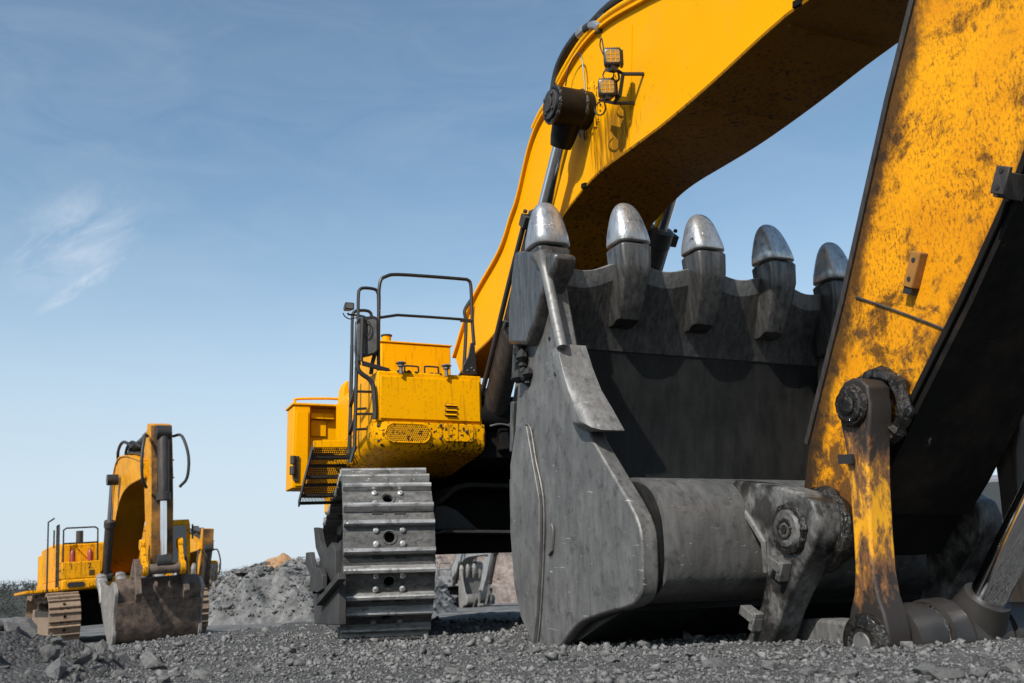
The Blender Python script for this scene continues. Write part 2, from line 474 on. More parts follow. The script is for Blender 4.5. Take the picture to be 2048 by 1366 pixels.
M['leaf'] = m_two('woodland_leaf', (0.012, 0.016, 0.014), (0.030, 0.034, 0.028), 0.22, bump=0.0)
M['gray_paint'] = m_plain('grey_machine_paint', (0.27, 0.27, 0.268), 0.5, 0.0, var=0.35, scale=3)
M['rust_bucket'] = m_steel('rusty_bucket_steel', (0.05, 0.034, 0.026), (0.24, 0.17, 0.125), stretch=(1.2, 1.2, 1.2), metal=0.1, rough=(0.55, 0.85), spots=0.6, bump=0.5)
M['pale_steel'] = m_steel('pale_scoured_steel', (0.17, 0.155, 0.14), (0.36, 0.335, 0.31), stretch=(1.5, 1.5, 1.5), metal=0.15, rough=(0.5, 0.75), spots=0.3)
M['red'] = m_plain('red_paint', (0.30, 0.035, 0.02), 0.45, var=0.4)
M['car_paint'] = m_plain('silver_car_paint', (0.30, 0.31, 0.33), 0.25, 0.5, var=0.1, scale=2, bump=0)
M['tyre'] = m_plain('tyre_rubber', (0.02, 0.02, 0.02), 0.8, var=0.3)

# ------------------------------------------------------------------ helpers: geometry
def V(*a):
    return Vector(a[0] if len(a) == 1 else a)


class MB:
    def __init__(s):
        s.v = []; s.f = []; s.m = []

    def add(s, vs, fs, m=0):
        o = len(s.v)
        s.v += [tuple(p) for p in vs]
        s.f += [tuple(i + o for i in f) for f in fs]
        s.m += [m] * len(fs)
        return s

    def box(s, x0, x1, y0, y1, z0, z1, m=0):
        return s.add([(x, y, z) for x in (x0, x1) for y in (y0, y1) for z in (z0, z1)],
                     [(0, 1, 3, 2), (4, 6, 7, 5), (0, 4, 5, 1), (2, 3, 7, 6), (0, 2, 6, 4), (1, 5, 7, 3)], m)

    def obox(s, c, ax, h, m=0):
        c = V(c); ax = [V(a).normalized() for a in ax]
        return s.add([c + ax[0] * h[0] * i + ax[1] * h[1] * j + ax[2] * h[2] * k for i in (-1, 1) for j in (-1, 1) for k in (-1, 1)],
                     [(0, 1, 3, 2), (4, 6, 7, 5), (0, 4, 5, 1), (2, 3, 7, 6), (0, 2, 6, 4), (1, 5, 7, 3)], m)

    def bar(s, p, q, w, h, up=(0, 0, 1), m=0):
        p, q = V(p), V(q); d = (q - p); n = V(up); n = (n - n.dot(d.normalized()) * d.normalized())
        return s.obox((p + q) / 2, (d, n, d.cross(n)), (d.length / 2, h / 2, w / 2), m)

    def prism(s, axis, poly, a, b, m=0):
        def pt(u, w, t):
            return {'X': (t, u, w), 'Y': (u, t, w), 'Z': (u, w, t)}[axis]
        n = len(poly)
        vs = [pt(u, w, a) for u, w in poly] + [pt(u, w, b) for u, w in poly]
        fs = [tuple(range(n)), tuple(range(2 * n - 1, n - 1, -1))] + [(i, (i + 1) % n, n + (i + 1) % n, n + i) for i in range(n)]
        return s.add(vs, fs, m)

    def loft(s, rings, m=0, cap=True):
        n = len(rings[0]); vs = [p for r in rings for p in r]; fs = []
        for k in range(len(rings) - 1):
            for i in range(n):
                j = (i + 1) % n
                fs.append((k * n + i, k * n + j, (k + 1) * n + j, (k + 1) * n + i))
        if cap:
            fs.append(tuple(range(n))[::-1]); fs.append(tuple((len(rings) - 1) * n + i for i in range(n)))
        return s.add(vs, fs, m)

    def tube(s, pts, r, n=10, m=0, cap=True):
        pts = [V(p) for p in pts]; rings = []; k = len(pts)
        rr = r if isinstance(r, (list, tuple)) else [r] * k
        t0 = (pts[1] - pts[0]).normalized()
        a = t0.orthogonal().normalized()
        for i, p in enumerate(pts):
            t = ((pts[min(i + 1, k - 1)] - p).normalized() + (p - pts[max(i - 1, 0)]).normalized())
            t = t.normalized() if t.length > 1e-6 else t0
            a = (a - a.dot(t) * t).normalized(); b = t.cross(a)
            rings.append([p + (a * math.cos(2 * math.pi * j / n) + b * math.sin(2 * math.pi * j / n)) * rr[i] for j in range(n)])
        return s.loft(rings, m, cap)

    def cyl(s, p, q, r, r2=None, n=20, m=0):
        return s.tube([p, q], [r, r if r2 is None else r2], n, m)

    def ring(s, c, axis, R_, r_, n=24, k=8, m=0, jit=0.0, a0=0.0, a1=2 * math.pi):
        c = V(c); ax = V(axis).normalized(); u = ax.orthogonal().normalized(); w = ax.cross(u)
        full = abs(a1 - a0 - 2 * math.pi) < 1e-6
        pts = []
        for i in range(n + (0 if full else 1)):
            t = a0 + (a1 - a0) * i / n
            pts.append((u * math.cos(t) + w * math.sin(t), t))
        rings = []
        for d, t in pts:
            ring = []
            rj = r_ * (1 + random.uniform(-jit, jit)); Rj = R_ * (1 + random.uniform(-jit, jit) * 0.15)
            for j in range(k):
                f = 2 * math.pi * j / k
                ring.append(c + d * (Rj + rj * math.cos(f)) + ax * rj * math.sin(f))
            rings.append(ring)
        if full: rings.append(rings[0])
        return s.loft(rings, m, cap=not full)

    def bolt(s, p, axis, r, h, m=0):
        p = V(p); a = V(axis).normalized()
        return s.tube([p, p + a * h * 0.7, p + a * h], [r, r, r * 0.6], 8, m)

    def grate(s, o, u, v, nu, nv, hole, m=0, t=None):
        """a perforated sheet: nu x nv cells, each with a square hole"""
        o, u, v = V(o), V(u), V(v)
        for i in range(nu):
            for j in range(nv):
                c = [o + u * ((i + a) / nu) + v * ((j + b) / nv) for a, b in ((0, 0), (1, 0), (1, 1), (0, 1))]
                e = (1 - hole) / 2
                d = [o + u * ((i + a) / nu) + v * ((j + b) / nv) for a, b in ((e, e), (1 - e, e), (1 - e, 1 - e), (e, 1 - e))]
                s.add(c + d, [(0, 1, 5, 4), (1, 2, 6, 5), (2, 3, 7, 6), (3, 0, 4, 7)], m)
        return s

    def xf(s, mat):
        s.v = [tuple(mat @ V(p)) for p in s.v]
        return s

    def mesh(s, name, mats, smooth=38, recalc=True):
        me = bpy.data.meshes.new(name)
        me.from_pydata(s.v, [], s.f)
        mats = mats if isinstance(mats, (list, tuple)) else [mats]
        for m in mats: me.materials.append(M[m] if isinstance(m, str) else m)
        me.polygons.foreach_set('material_index', [min(i, len(mats) - 1) for i in s.m])
        if recalc:
            bm = bmesh.new(); bm.from_mesh(me)
            bmesh.ops.remove_doubles(bm, verts=bm.verts, dist=1e-5)
            bmesh.ops.recalc_face_normals(bm, faces=bm.faces)
            bm.to_mesh(me); bm.free()
        if smooth:
            me.polygons.foreach_set('use_smooth', [True] * len(me.polygons))
            me.set_sharp_from_angle(angle=R(smooth))
        me.update()
        return me

    def pieces(s):
        """one builder per connected piece"""
        par = list(range(len(s.v)))
        def find(i):
            while par[i] != i:
                par[i] = par[par[i]]; i = par[i]
            return i
        for f in s.f:
            for q in f[1:]: par[find(q)] = find(f[0])
        out = {}
        for f, m in zip(s.f, s.m):
            out.setdefault(find(f[0]), []).append((f, m))
        res = []
        for fs in out.values():
            b = MB(); ids = sorted({i for f, _ in fs for i in f}); mp = {i: k for k, i in enumerate(ids)}
            b.v = [s.v[i] for i in ids]; b.f = [tuple(mp[i] for i in f) for f, _ in fs]; b.m = [m for _, m in fs]; res.append(b)
        return res

    def build(s, name, mats, parent=None, bevel=0.0, smooth=38, seg=2, label=None):
        o = bpy.data.objects.new(name, s.mesh(name, mats, smooth))
        col.objects.link(o)
        if parent is not None: o.parent = parent
        if bevel:
            b = o.modifiers.new('bevel', 'BEVEL'); b.width = bevel; b.segments = seg
            b.limit_method = 'ANGLE'; b.angle_limit = R(40); b.harden_normals = False
        if label: o['label'] = label
        return o


def inst(src, parent, mat, name=None):
    o = bpy.data.objects.new(name or src.name.split('.')[0], src.data if hasattr(src, 'data') else src)
    col.objects.link(o); o.parent = parent; o.matrix_local = mat
    return o


def empty(name, loc=(0, 0, 0), label=None, cat=None, group=None, parent=None):
    o = bpy.data.objects.new(name, None); col.objects.link(o); o.location = loc
    o.empty_display_size = 0.3
    if parent is not None: o.parent = parent
    if label: o['label'] = label
    if cat: o['category'] = cat
    if group: o['group'] = group
    return o


def tag(o, label=None, cat=None, group=None, kind=None):
    for k, v in (('label', label), ('category', cat), ('group', group), ('kind', kind)):
        if v: o[k] = v
    return o


def spline(pts, n=6, closed=False):
    """Catmull-Rom through 2-D or 3-D points"""
    P_ = [np.array(p, float) for p in pts]; k = len(P_); out = []
    for i in range(k if closed else k - 1):
        p0 = P_[(i - 1) % k] if closed or i > 0 else 2 * P_[0] - P_[1]
        p1 = P_[i]; p2 = P_[(i + 1) % k]
        p3 = P_[(i + 2) % k] if closed or i + 2 < k else 2 * P_[-1] - P_[-2]
        for j in range(n):
            t = j / n
            out.append(tuple(0.5 * ((2 * p1) + (-p0 + p2) * t + (2 * p0 - 5 * p1 + 4 * p2 - p3) * t * t + (-p0 + 3 * p1 - 3 * p2 + p3) * t ** 3)))
    if not closed: out.append(tuple(P_[-1]))
    return out


def offset(poly, d):
    """offset an open 2-D polyline sideways by d"""
    out = []
    for i, p in enumerate(poly):
        a = np.array(poly[max(i - 1, 0)]); b = np.array(poly[min(i + 1, len(poly) - 1)])
        t = b - a; t = t / (np.linalg.norm(t) + 1e-9)
        out.append((p[0] - t[1] * d, p[1] + t[0] * d))
    return out


def rrect(x0, x1, z0, z1, r, n=4):
    out = []
    for cx, cz, a in ((x1 - r, z1 - r, 0), (x0 + r, z1 - r, 90), (x0 + r, z0 + r, 180), (x1 - r, z0 + r, 270)):
        for i in range(n + 1):
            t = R(a + 90 * i / n); out.append((cx + r * math.cos(t), cz + r * math.sin(t)))
    return out


def rock_mesh(name, seed, mats, n=14, flat=0.75):
    rng = random.Random(seed); bm = bmesh.new()
    for _ in range(n):
        d = Vector((rng.gauss(0, 1), rng.gauss(0, 1), rng.gauss(0, 1))).normalized() * rng.uniform(0.75, 1.1)
        bm.verts.new((d.x, d.y * rng.uniform(0.8, 1), d.z * flat))
    r = bmesh.ops.convex_hull(bm, input=bm.verts)
    bmesh.ops.delete(bm, geom=[v for v in bm.verts if not v.link_faces], context='VERTS')
    me = bpy.data.meshes.new(name); bm.to_mesh(me); bm.free()
    me.materials.append(M[mats])
    return me


def quick_mesh(name, V_, F_, mat):
    """numpy triangles -> mesh"""
    me = bpy.data.meshes.new(name)
    me.vertices.add(len(V_)); me.vertices.foreach_set('co', np.asarray(V_, np.float32).ravel())
    me.loops.add(F_.size); me.loops.foreach_set('vertex_index', F_.ravel().astype(np.int32))
    k = F_.shape[1]
    me.polygons.add(len(F_)); me.polygons.foreach_set('loop_start', np.arange(0, F_.size, k, dtype=np.int32))
    me.materials.append(M[mat]); me.update(calc_edges=True)
    return me


def scatter_mesh(name, templates, pos, size, mat, seed=1, tilt=1.0, squash=0.8):
    rng = np.random.default_rng(seed); VS = []; FS = []; o = 0
    ids = rng.integers(0, len(templates), len(pos))
    for t, (tv, tf) in enumerate(templates):
        idx = np.where(ids == t)[0]; n = len(idx)
        if not n: continue
        q = rng.normal(size=(n, 4)); q /= np.linalg.norm(q, axis=1)[:, None]
        w, x, y, z = q.T
        Rm = np.stack([1 - 2 * (y * y + z * z), 2 * (x * y - z * w), 2 * (x * z + y * w), 2 * (x * y + z * w), 1 - 2 * (x * x + z * z), 2 * (y * z - x * w),
                       2 * (x * z - y * w), 2 * (y * z + x * w), 1 - 2 * (x * x + y * y)], 1).reshape(n, 3, 3)
        P_ = np.einsum('nij,vj->nvi', Rm, tv); P_[:, :, 2] *= squash
        P_ = P_ * size[idx][:, None, None] + pos[idx][:, None, :]
        VS.append(P_.reshape(-1, 3)); FS.append((tf[None] + (np.arange(n) * len(tv))[:, None, None] + o).reshape(-1, tf.shape[1])); o += n * len(tv)
    return quick_mesh(name, np.concatenate(VS), np.concatenate(FS), mat)


def template(seed, n):
    me = rock_mesh('tmp', seed, 'gravel', n)
    v = np.array([p.co[:] for p in me.vertices]); me.calc_loop_triangles()
    f = np.array([t.vertices[:] for t in me.loop_triangles])
    bpy.data.meshes.remove(me)
    return v, f


def fbm(x, y, s, seed=0.0, o=4):
    return noise.fractal(Vector((x * s + seed, y * s - seed, seed * 1.7)), 1.0, 2.0, o)

# ------------------------------------------------------------------ the ground
def sstep(a, b, t):
    t = np.clip((t - a) / (b - a), 0, 1); return t * t * (3 - 2 * t)


def height0(x, y):
    """the pad the machine stands on is level; behind and to the left the pit floor lies half a metre lower"""
    crest = np.clip(8.6 + 2.2 * (x - 0.4), 6.5, 15.0)
    drop = sstep(0.0, 5.0, y - crest)
    z = -0.52 * drop
    z = z + 0.15 * sstep(16, 45, y) * sstep(4, 22, x)            # the floor climbs again to the right
    r = np.hypot(x, y)
    z = z - 3.0 * sstep(120, 900, r)
    return z


def ground_height(x, y, fine=True):
    z = float(height0(np.array(x), np.array(y)))
    r = math.hypot(x, y)
    amp = 0.018 if r < 14 else 0.05
    z += amp * fbm(x, y, 1.1, 3.1) + 0.3 * amp * fbm(x, y, 4.7, 9.2)
    return z


def build_ground():
    rr = np.concatenate([[0.6], np.geomspace(1.0, 60, 210), np.geomspace(62, 5000, 60)])
    fa = np.radians(np.linspace(-35, 80, 330)); ba = np.radians(np.linspace(80, 325, 60))[1:-1]
    aa = np.concatenate([fa, ba]); na = len(aa)
    vs = []
    for r in rr:
        for a in aa:
            x, y = r * math.sin(a), r * math.cos(a)
            z = ground_height(x, y)
            if r < 12: z += 0.007 * fbm(x, y, 17, 1.3, 3)
            vs.append((x, y, z))
    F_ = []
    for i in range(len(rr) - 1):
        for j in range(na):
            k = (j + 1) % na
            F_.append((i * na + j, i * na + k, (i + 1) * na + k, (i + 1) * na + j))
    me = quick_mesh('ground', np.array(vs), np.array(F_)[:, ::-1], 'ground')
    me.polygons.foreach_set('use_smooth', [True] * len(me.polygons))
    o = bpy.data.objects.new('ground', me); col.objects.link(o)
    tag(o, 'grey gravel pit floor under the excavators', kind='structure')
    return o


ground = build_ground()
TPL = [template(100 + i, 8) for i in range(8)]


def build_gravel():
    rng = np.random.default_rng(5)
    n = 150000
    r = 1 / rng.uniform(1 / 15.0, 1 / 1.9, n)
    a = np.radians(rng.uniform(-8, 62, n))
    x, y = r * np.sin(a), r * np.cos(a)
    s = np.clip(rng.lognormal(math.log(0.0027), 0.72, n), 0.0012, 0.030) * np.clip(r / 3.2, 0.8, 2.6)
    gx = np.linspace(-3, 14, 340); gy = np.linspace(0, 16, 320)
    H = np.array([[ground_height(a_, b_) for b_ in gy] for a_ in gx])
    fx = np.clip((x + 3) / 17 * 339, 0, 338.999); fy = np.clip(y / 16 * 319, 0, 318.999); ix, iy = fx.astype(int), fy.astype(int); tx, ty = fx - ix, fy - iy
    z = H[ix, iy] * (1 - tx) * (1 - ty) + H[ix + 1, iy] * tx * (1 - ty) + H[ix, iy + 1] * (1 - tx) * ty + H[ix + 1, iy + 1] * tx * ty + s * 0.25
    me = scatter_mesh('gravel', TPL, np.stack([x, y, z], 1), s, 'gravel', 3)
    o = bpy.data.objects.new('gravel', me); col.objects.link(o)
    tag(o, 'loose grey gravel strewn over the ground', 'gravel', kind='stuff')


build_gravel()
ROCKS = [rock_mesh('stone', 40 + i, 'stone', 22 + i % 7) for i in range(9)]


def loose_stones():
    """single larger stones lying on the gravel"""
    rng = random.Random(12)
    spots = [(2.167, 4.731), (2.072, 4.048), (2.045, 3.711), (2.632, 4.44), (2.409, 3.696), (2.249, 3.293), (1.774, 3.391), (1.67, 4.095), (1.401, 3.821), (1.742, 5.082), (1.335, 4.289), (1.507, 5.419), (1.109, 4.796), (1.337, 6.463), (1.09, 4.179), (1.101, 6.002), (0.787, 5.199), (0.546, 4.536), (0.94, 7.083), (0.546, 4.805), (0.469, 4.773), (0.397, 4.421), (0.789, 4.524), (0.519, 6.837), (2.334, 3.076), (2.286, 2.802), (2.305, 2.633), (2.519, 2.533), (2.555, 2.352), (2.79, 2.427), (2.464, 2.4), (1.899, 6.53), (0.997, 4.7), (0.991, 4.11)]
    for i, (x, y) in enumerate(spots):
        s = rng.uniform(0.022, 0.045)
        if i == 0: s = 0.055
        m = Matrix.Translation((x, y, ground_height(x, y) + s * 0.3)) @ Matrix.Rotation(rng.uniform(0, 6), 4, 'Z') @ Matrix.Rotation(rng.uniform(-.4, .4), 4, 'X') @ Matrix.Diagonal((s * rng.uniform(.9, 1.5), s, s * rng.uniform(.6, .9), 1))
        inst(ROCKS[i % 9], ground, m, 'stone')


loose_stones()


def mound(name, cx, cy, rx, ry, h, mat, seed, nx=48, ny=48, rough=0.12, rot=0, power=1.3, base=None, plateau=None):
    vs = []; fs = []
    for i in range(nx):
        for j in range(ny):
            u, w = (i / (nx - 1)) * 2 - 1, (j / (ny - 1)) * 2 - 1
            d = math.hypot(u, w) + 0.22 * fbm(u, w, 1.3, seed)
            t = max(0, 1 - d) ** power
            if plateau:
                q = min(1, max(0, 1 - d) / plateau); t = q * (1.35 - 0.35 * q)
            x = u * rx * math.cos(rot) - w * ry * math.sin(rot) + cx
            y = u * rx * math.sin(rot) + w * ry * math.cos(rot) + cy
            z0 = ground_height(x, y) if base is None else base
            z = z0 - 0.06 - 0.02 * h + h * t + (rough * h * fbm(u * 3, w * 3, 2.2, seed + 4, 5) if t > 0 else 0) * min(1, t * 6)
            vs.append((x, y, z))
    for i in range(nx - 1):
        for j in range(ny - 1):
            fs.append((i * ny + j, (i + 1) * ny + j, (i + 1) * ny + j + 1, i * ny + j + 1))
    me = quick_mesh(name, np.array(vs), np.array(fs), mat)
    me.polygons.foreach_set('use_smooth', [True] * len(me.polygons))
    o = bpy.data.objects.new(name, me); col.objects.link(o)
    return o, vs


def cover_rocks(parent, vs, n, smin, smax, mat_meshes, seed, zmin):
    rng = random.Random(seed)
    cand = [p for p in vs if p[2] > zmin]
    for i in range(n):
        p = rng.choice(cand); s = smin * (smax / smin) ** (rng.random() ** 1.8)
        m = Matrix.Translation((p[0] + rng.uniform(-s, s), p[1] + rng.uniform(-s, s), p[2] + s * 0.25)) @ Matrix.Rotation(rng.uniform(0, 6.3), 4, (rng.uniform(-1, 1), rng.uniform(-1, 1), 1)) @ Matrix.Diagonal((s * rng.uniform(.9, 1.4), s, s * rng.uniform(.6, 1), 1))
        inst(mat_meshes[i % len(mat_meshes)], parent, m, 'rock')


def rubble():
    (x, y), = [(-0.155, 5.316)]
    o, vs = mound('rubble_heap', x - 0.35, y + 0.30, 1.35, 1.45, 0.27, 'ground', 5.3, 40, 40, 0.3)
    tag(o, 'low heap of broken grey rocks at the bottom left corner', 'rubble')
    cover_rocks(o, vs, 295, 0.016, 0.072, ROCKS, 8, -0.02)
    (x, y), = [(-0.465, 0.04)]
    o, vs = mound('soil_mound', x - 0.15, 13.0, 1.15, 1.0, 0.62, 'soil', 2.7, 40, 40, 0.35)
    tag(o, 'small mound of brown soil beside the far track', 'soil')


rubble()

FAR_ROCKS = []
for i in range(5):
    FAR_ROCKS.append(rock_mesh('far_rock', 70 + i, 'rubble_gray', 14))
PINK_ROCKS = [rock_mesh('pink_rock', 80 + i, 'rubble_pink', 14) for i in range(4)]


def spoil_heaps():
    (x, z), = [(10.575, 2.141)]
    o, vs = mound('gravel_pile', 11.9, 49.5, 6.6, 6.5, 2.55, 'rubble_gray', 1.9, 130, 90, 0.17, plateau=0.42)
    tag(o, 'tall pile of broken grey stone with an orange soil crest', 'gravel pile')
    cover_rocks(o, vs, 295, 0.10, 0.30, FAR_ROCKS, 4, 0.0)
    rng = np.random.default_rng(14); cand = np.array([p for p in vs if p[2] > -0.2])
    pos = cand[rng.integers(0, len(cand), 9000)] + rng.normal(size=(9000, 3)) * [0.06, 0.06, 0.02]
    sz = np.clip(rng.lognormal(math.log(0.062), 0.55, 9000), 0.025, 0.24)
    c = bpy.data.objects.new('broken_stone', scatter_mesh('broken_stone', TPL, pos, sz, 'rubble_gray', 5)); col.objects.link(c); c.parent = o; c['kind'] = 'stuff'
    # crest of orange soil dumped on top of the stones
    (a, b), = [(8.719, 2.195)]
    c, _ = mound('orange_crest', a + 0.5, 48.2, 2.2, 1.5, 0.95, 'orange_soil', 6.1, 36, 30, 0.25, base=b - 0.44)
    c.parent = o; c['label'] = 'orange soil crest'
    (x, z), = [(36.764, 3.728)]
    o, vs = mound('rubble_bank', x + 2, 96, 17, 9, 8.5, 'rubble_pink', 3.3, 70, 60, 0.12, power=0.8)
    tag(o, 'pinkish bank of rubble behind the grey excavator', 'rubble')
    cover_rocks(o, vs, 200, 0.12, 0.5, PINK_ROCKS, 6, 0.5)


spoil_heaps()


def hills():
    rng = np.random.default_rng(9)
    specs = [('wooded_hill', "Y", 330, [(-260, 10), (-60, 9), (-15, 8.6), (6, 7.6), (12, 3), (30, 0.5)], 'dark wooded hillside at the far left'),
             ('wooded_hill', "Y", 420, [(30, 1), (44, 6), (55, 10.5), (70, 13.5), (85, 16), (140, 22), (420, 30)], 'hazy wooded ridge behind the gravel pile')]
    for k, (nm, ax, Y, prof, lab) in enumerate(specs):
        xs = np.linspace(prof[0][0], prof[-1][0], 160)
        hs = np.interp(xs, [p[0] for p in prof], [p[1] for p in prof])
        vs = []; fs = []; nj = 14
        for i, (x, h) in enumerate(zip(xs, hs)):
            for j in range(nj):
                t = j / (nj - 1)
                z = -3.2 + (h + 3.2) * math.sin(t * math.pi * 0.5) ** 0.9 + 0.9 * fbm(x, t * 60, 0.05, k * 7)
                vs.append((x, Y + 90 * t, z if j else -5))
        for i in range(len(xs) - 1):
            for j in range(nj - 1):
                fs.append((i * nj + j, (i + 1) * nj + j, (i + 1) * nj + j + 1, i * nj + j + 1))
        me = quick_mesh('hill', np.array(vs), np.array(fs), 'hill')
        me.polygons.foreach_set('use_smooth', [True] * len(me.polygons))
        o = bpy.data.objects.new('hill', me); col.objects.link(o); tag(o, lab, kind='structure')
        # the wood on it: crowns of small leaf faces
        vs = np.array(vs); n = 4200
        pick = vs[rng.integers(0, len(vs), n)] + rng.normal(size=(n, 3)) * [2.2, 3.5, 0.2]
        leaf_n = 22
        c = np.repeat(pick, leaf_n, 0)
        rad = np.repeat(rng.uniform(1.3, 2.6, n), leaf_n)
        d = rng.normal(size=(len(c), 3)); d /= np.linalg.norm(d, axis=1)[:, None]
        ctr = c + d * (rad * rng.uniform(0.5, 1.0, len(c)))[:, None] * [1, 1, 1.1] + [0, 0, 1.2]
        a = rng.normal(size=(len(c), 3)); b = rng.normal(size=(len(c), 3))
        a = a / np.linalg.norm(a, axis=1)[:, None] * 0.32; b = b / np.linalg.norm(b, axis=1)[:, None] * 0.32
        W = np.stack([ctr - a, ctr + b, ctr + a], 1).reshape(-1, 3)
        me = quick_mesh('woodland', W, np.arange(len(W)).reshape(-1, 3), 'leaf')
        o = bpy.data.objects.new('woodland', me); col.objects.link(o)
        tag(o, ['dark woodland covering the far left hillside', 'pale woodland covering the ridge behind the gravel pile'][k], 'woodland', kind='stuff')


hills()

# ------------------------------------------------------------------ tracks (all machines)
def shoe_meshes(W, pitch, mat, detailed=True):
    """one double-grouser shoe; local u = along the chain (Y), across = X, outward = Z"""
    b = MB(); h = pitch / 2; g = 0.105 / 0.34 * pitch; r = 0.040
    if detailed:
        # plate with a round mud hole
        x1 = W / 2; ang = sorted(set([round(2 * math.pi * i / 24, 5) for i in range(24)] + [round(math.atan2(s * g, t * x1) % (2 * math.pi), 5) for s in (-1, 1) for t in (-1, 1)]))
        n = len(ang)
        for zt in (0,):
            inn = []; outp = []
            for a in ang:
                c, s = math.cos(a), math.sin(a)
                k = min(x1 / abs(c) if abs(c) > 1e-6 else 9, g / abs(s) if abs(s) > 1e-6 else 9)
                inn.append((r * c, r * s)); outp.append((k * c, k * s))
            vs = [(x, y, 0.0) for x, y in outp] + [(x, y, 0.0) for x, y in inn] + [(x, y, -0.03) for x, y in outp] + [(x, y, -0.03) for x, y in inn]
            fs = []
            for i in range(n):
                j = (i + 1) % n
                fs += [(i, j, n + j, n + i), (2 * n + i, 3 * n + i, 3 * n + j, 2 * n + j), (n + i, n + j, 3 * n + j, 3 * n + i), (i, 2 * n + i, 2 * n + j, j)]
            b.add(vs, fs)
        b.ring((0, 0, 0.0), (0, 0, 1), r + 0.012, 0.009, 20, 6)
    else:
        b.box(-W / 2, W / 2, -g, g, -0.03, 0)
    # overlapping lips fore and aft
    b.prism('X', [(g - 0.005, -0.032), (g - 0.005, -0.002), (h + 0.012, -0.020), (h + 0.012, -0.040)], -W / 2, W / 2)
    b.prism('X', [(-g + 0.005, -0.032), (-g + 0.005, -0.002), (-h + 0.012, -0.030), (-h + 0.012, -0.046)], -W / 2, W / 2)
    # grousers
    for s in (-1, 1):
        b.prism('X', [(s * g - 0.024, -0.01), (s * g - 0.019, 0.046), (s * g - 0.010, 0.056), (s * g + 0.010, 0.056), (s * g + 0.019, 0.046), (s * g + 0.024, -0.01)], -W / 2 + 0.004, W / 2 - 0.004, 2)
    if detailed:
        for s in (-1, 1):
            b.prism('Z', [(s * 0.085 + q[0], -h + 0.04 + q[1]) for q in [(-0.042, -0.03), (0.042, -0.03), (0.042, 0.0), (0.026, 0.018), (-0.026, 0.018), (-0.042, 0.0)]], -0.03, -0.0095, 1)
    me = b.mesh('track_shoe', [mat, 'dark', 'grouser' if mat == 'track' else mat], 30)
    bb = MB(); bb.tube([(0, 0, -0.005), (0, 0, 0.014), (0, 0, 0.022)], [0.024, 0.024, 0.013], 8)
    return me, bb.mesh('bolt', 'grouser' if mat == 'track' else mat, 30)


def track_path(y0, y1, rad, top_sag=0.06):
    """chain line (y, z) closed; front idler at y0+rad, sprocket at y1-rad"""
    pts = []
    cy0, cy1 = y0 + rad, y1 - rad
    for i in range(25):
        a = R(-90 - 180 * i / 24)
        pts.append((cy0 + rad * math.cos(a), rad + rad * math.sin(a)))
    for i in range(1, 20):
        t = i / 20
        pts.append((cy0 + (cy1 - cy0) * t, 2 * rad - top_sag * math.sin(t * math.pi * 3) ** 2))
    for i in range(25):
        a = R(90 - 180 * i / 24)
        pts.append((cy1 + rad * math.cos(a), rad + rad * math.sin(a)))
    for i in range(1, 20):
        t = i / 20
        pts.append((cy1 + (cy0 - cy1) * t, 0.0))
    return pts


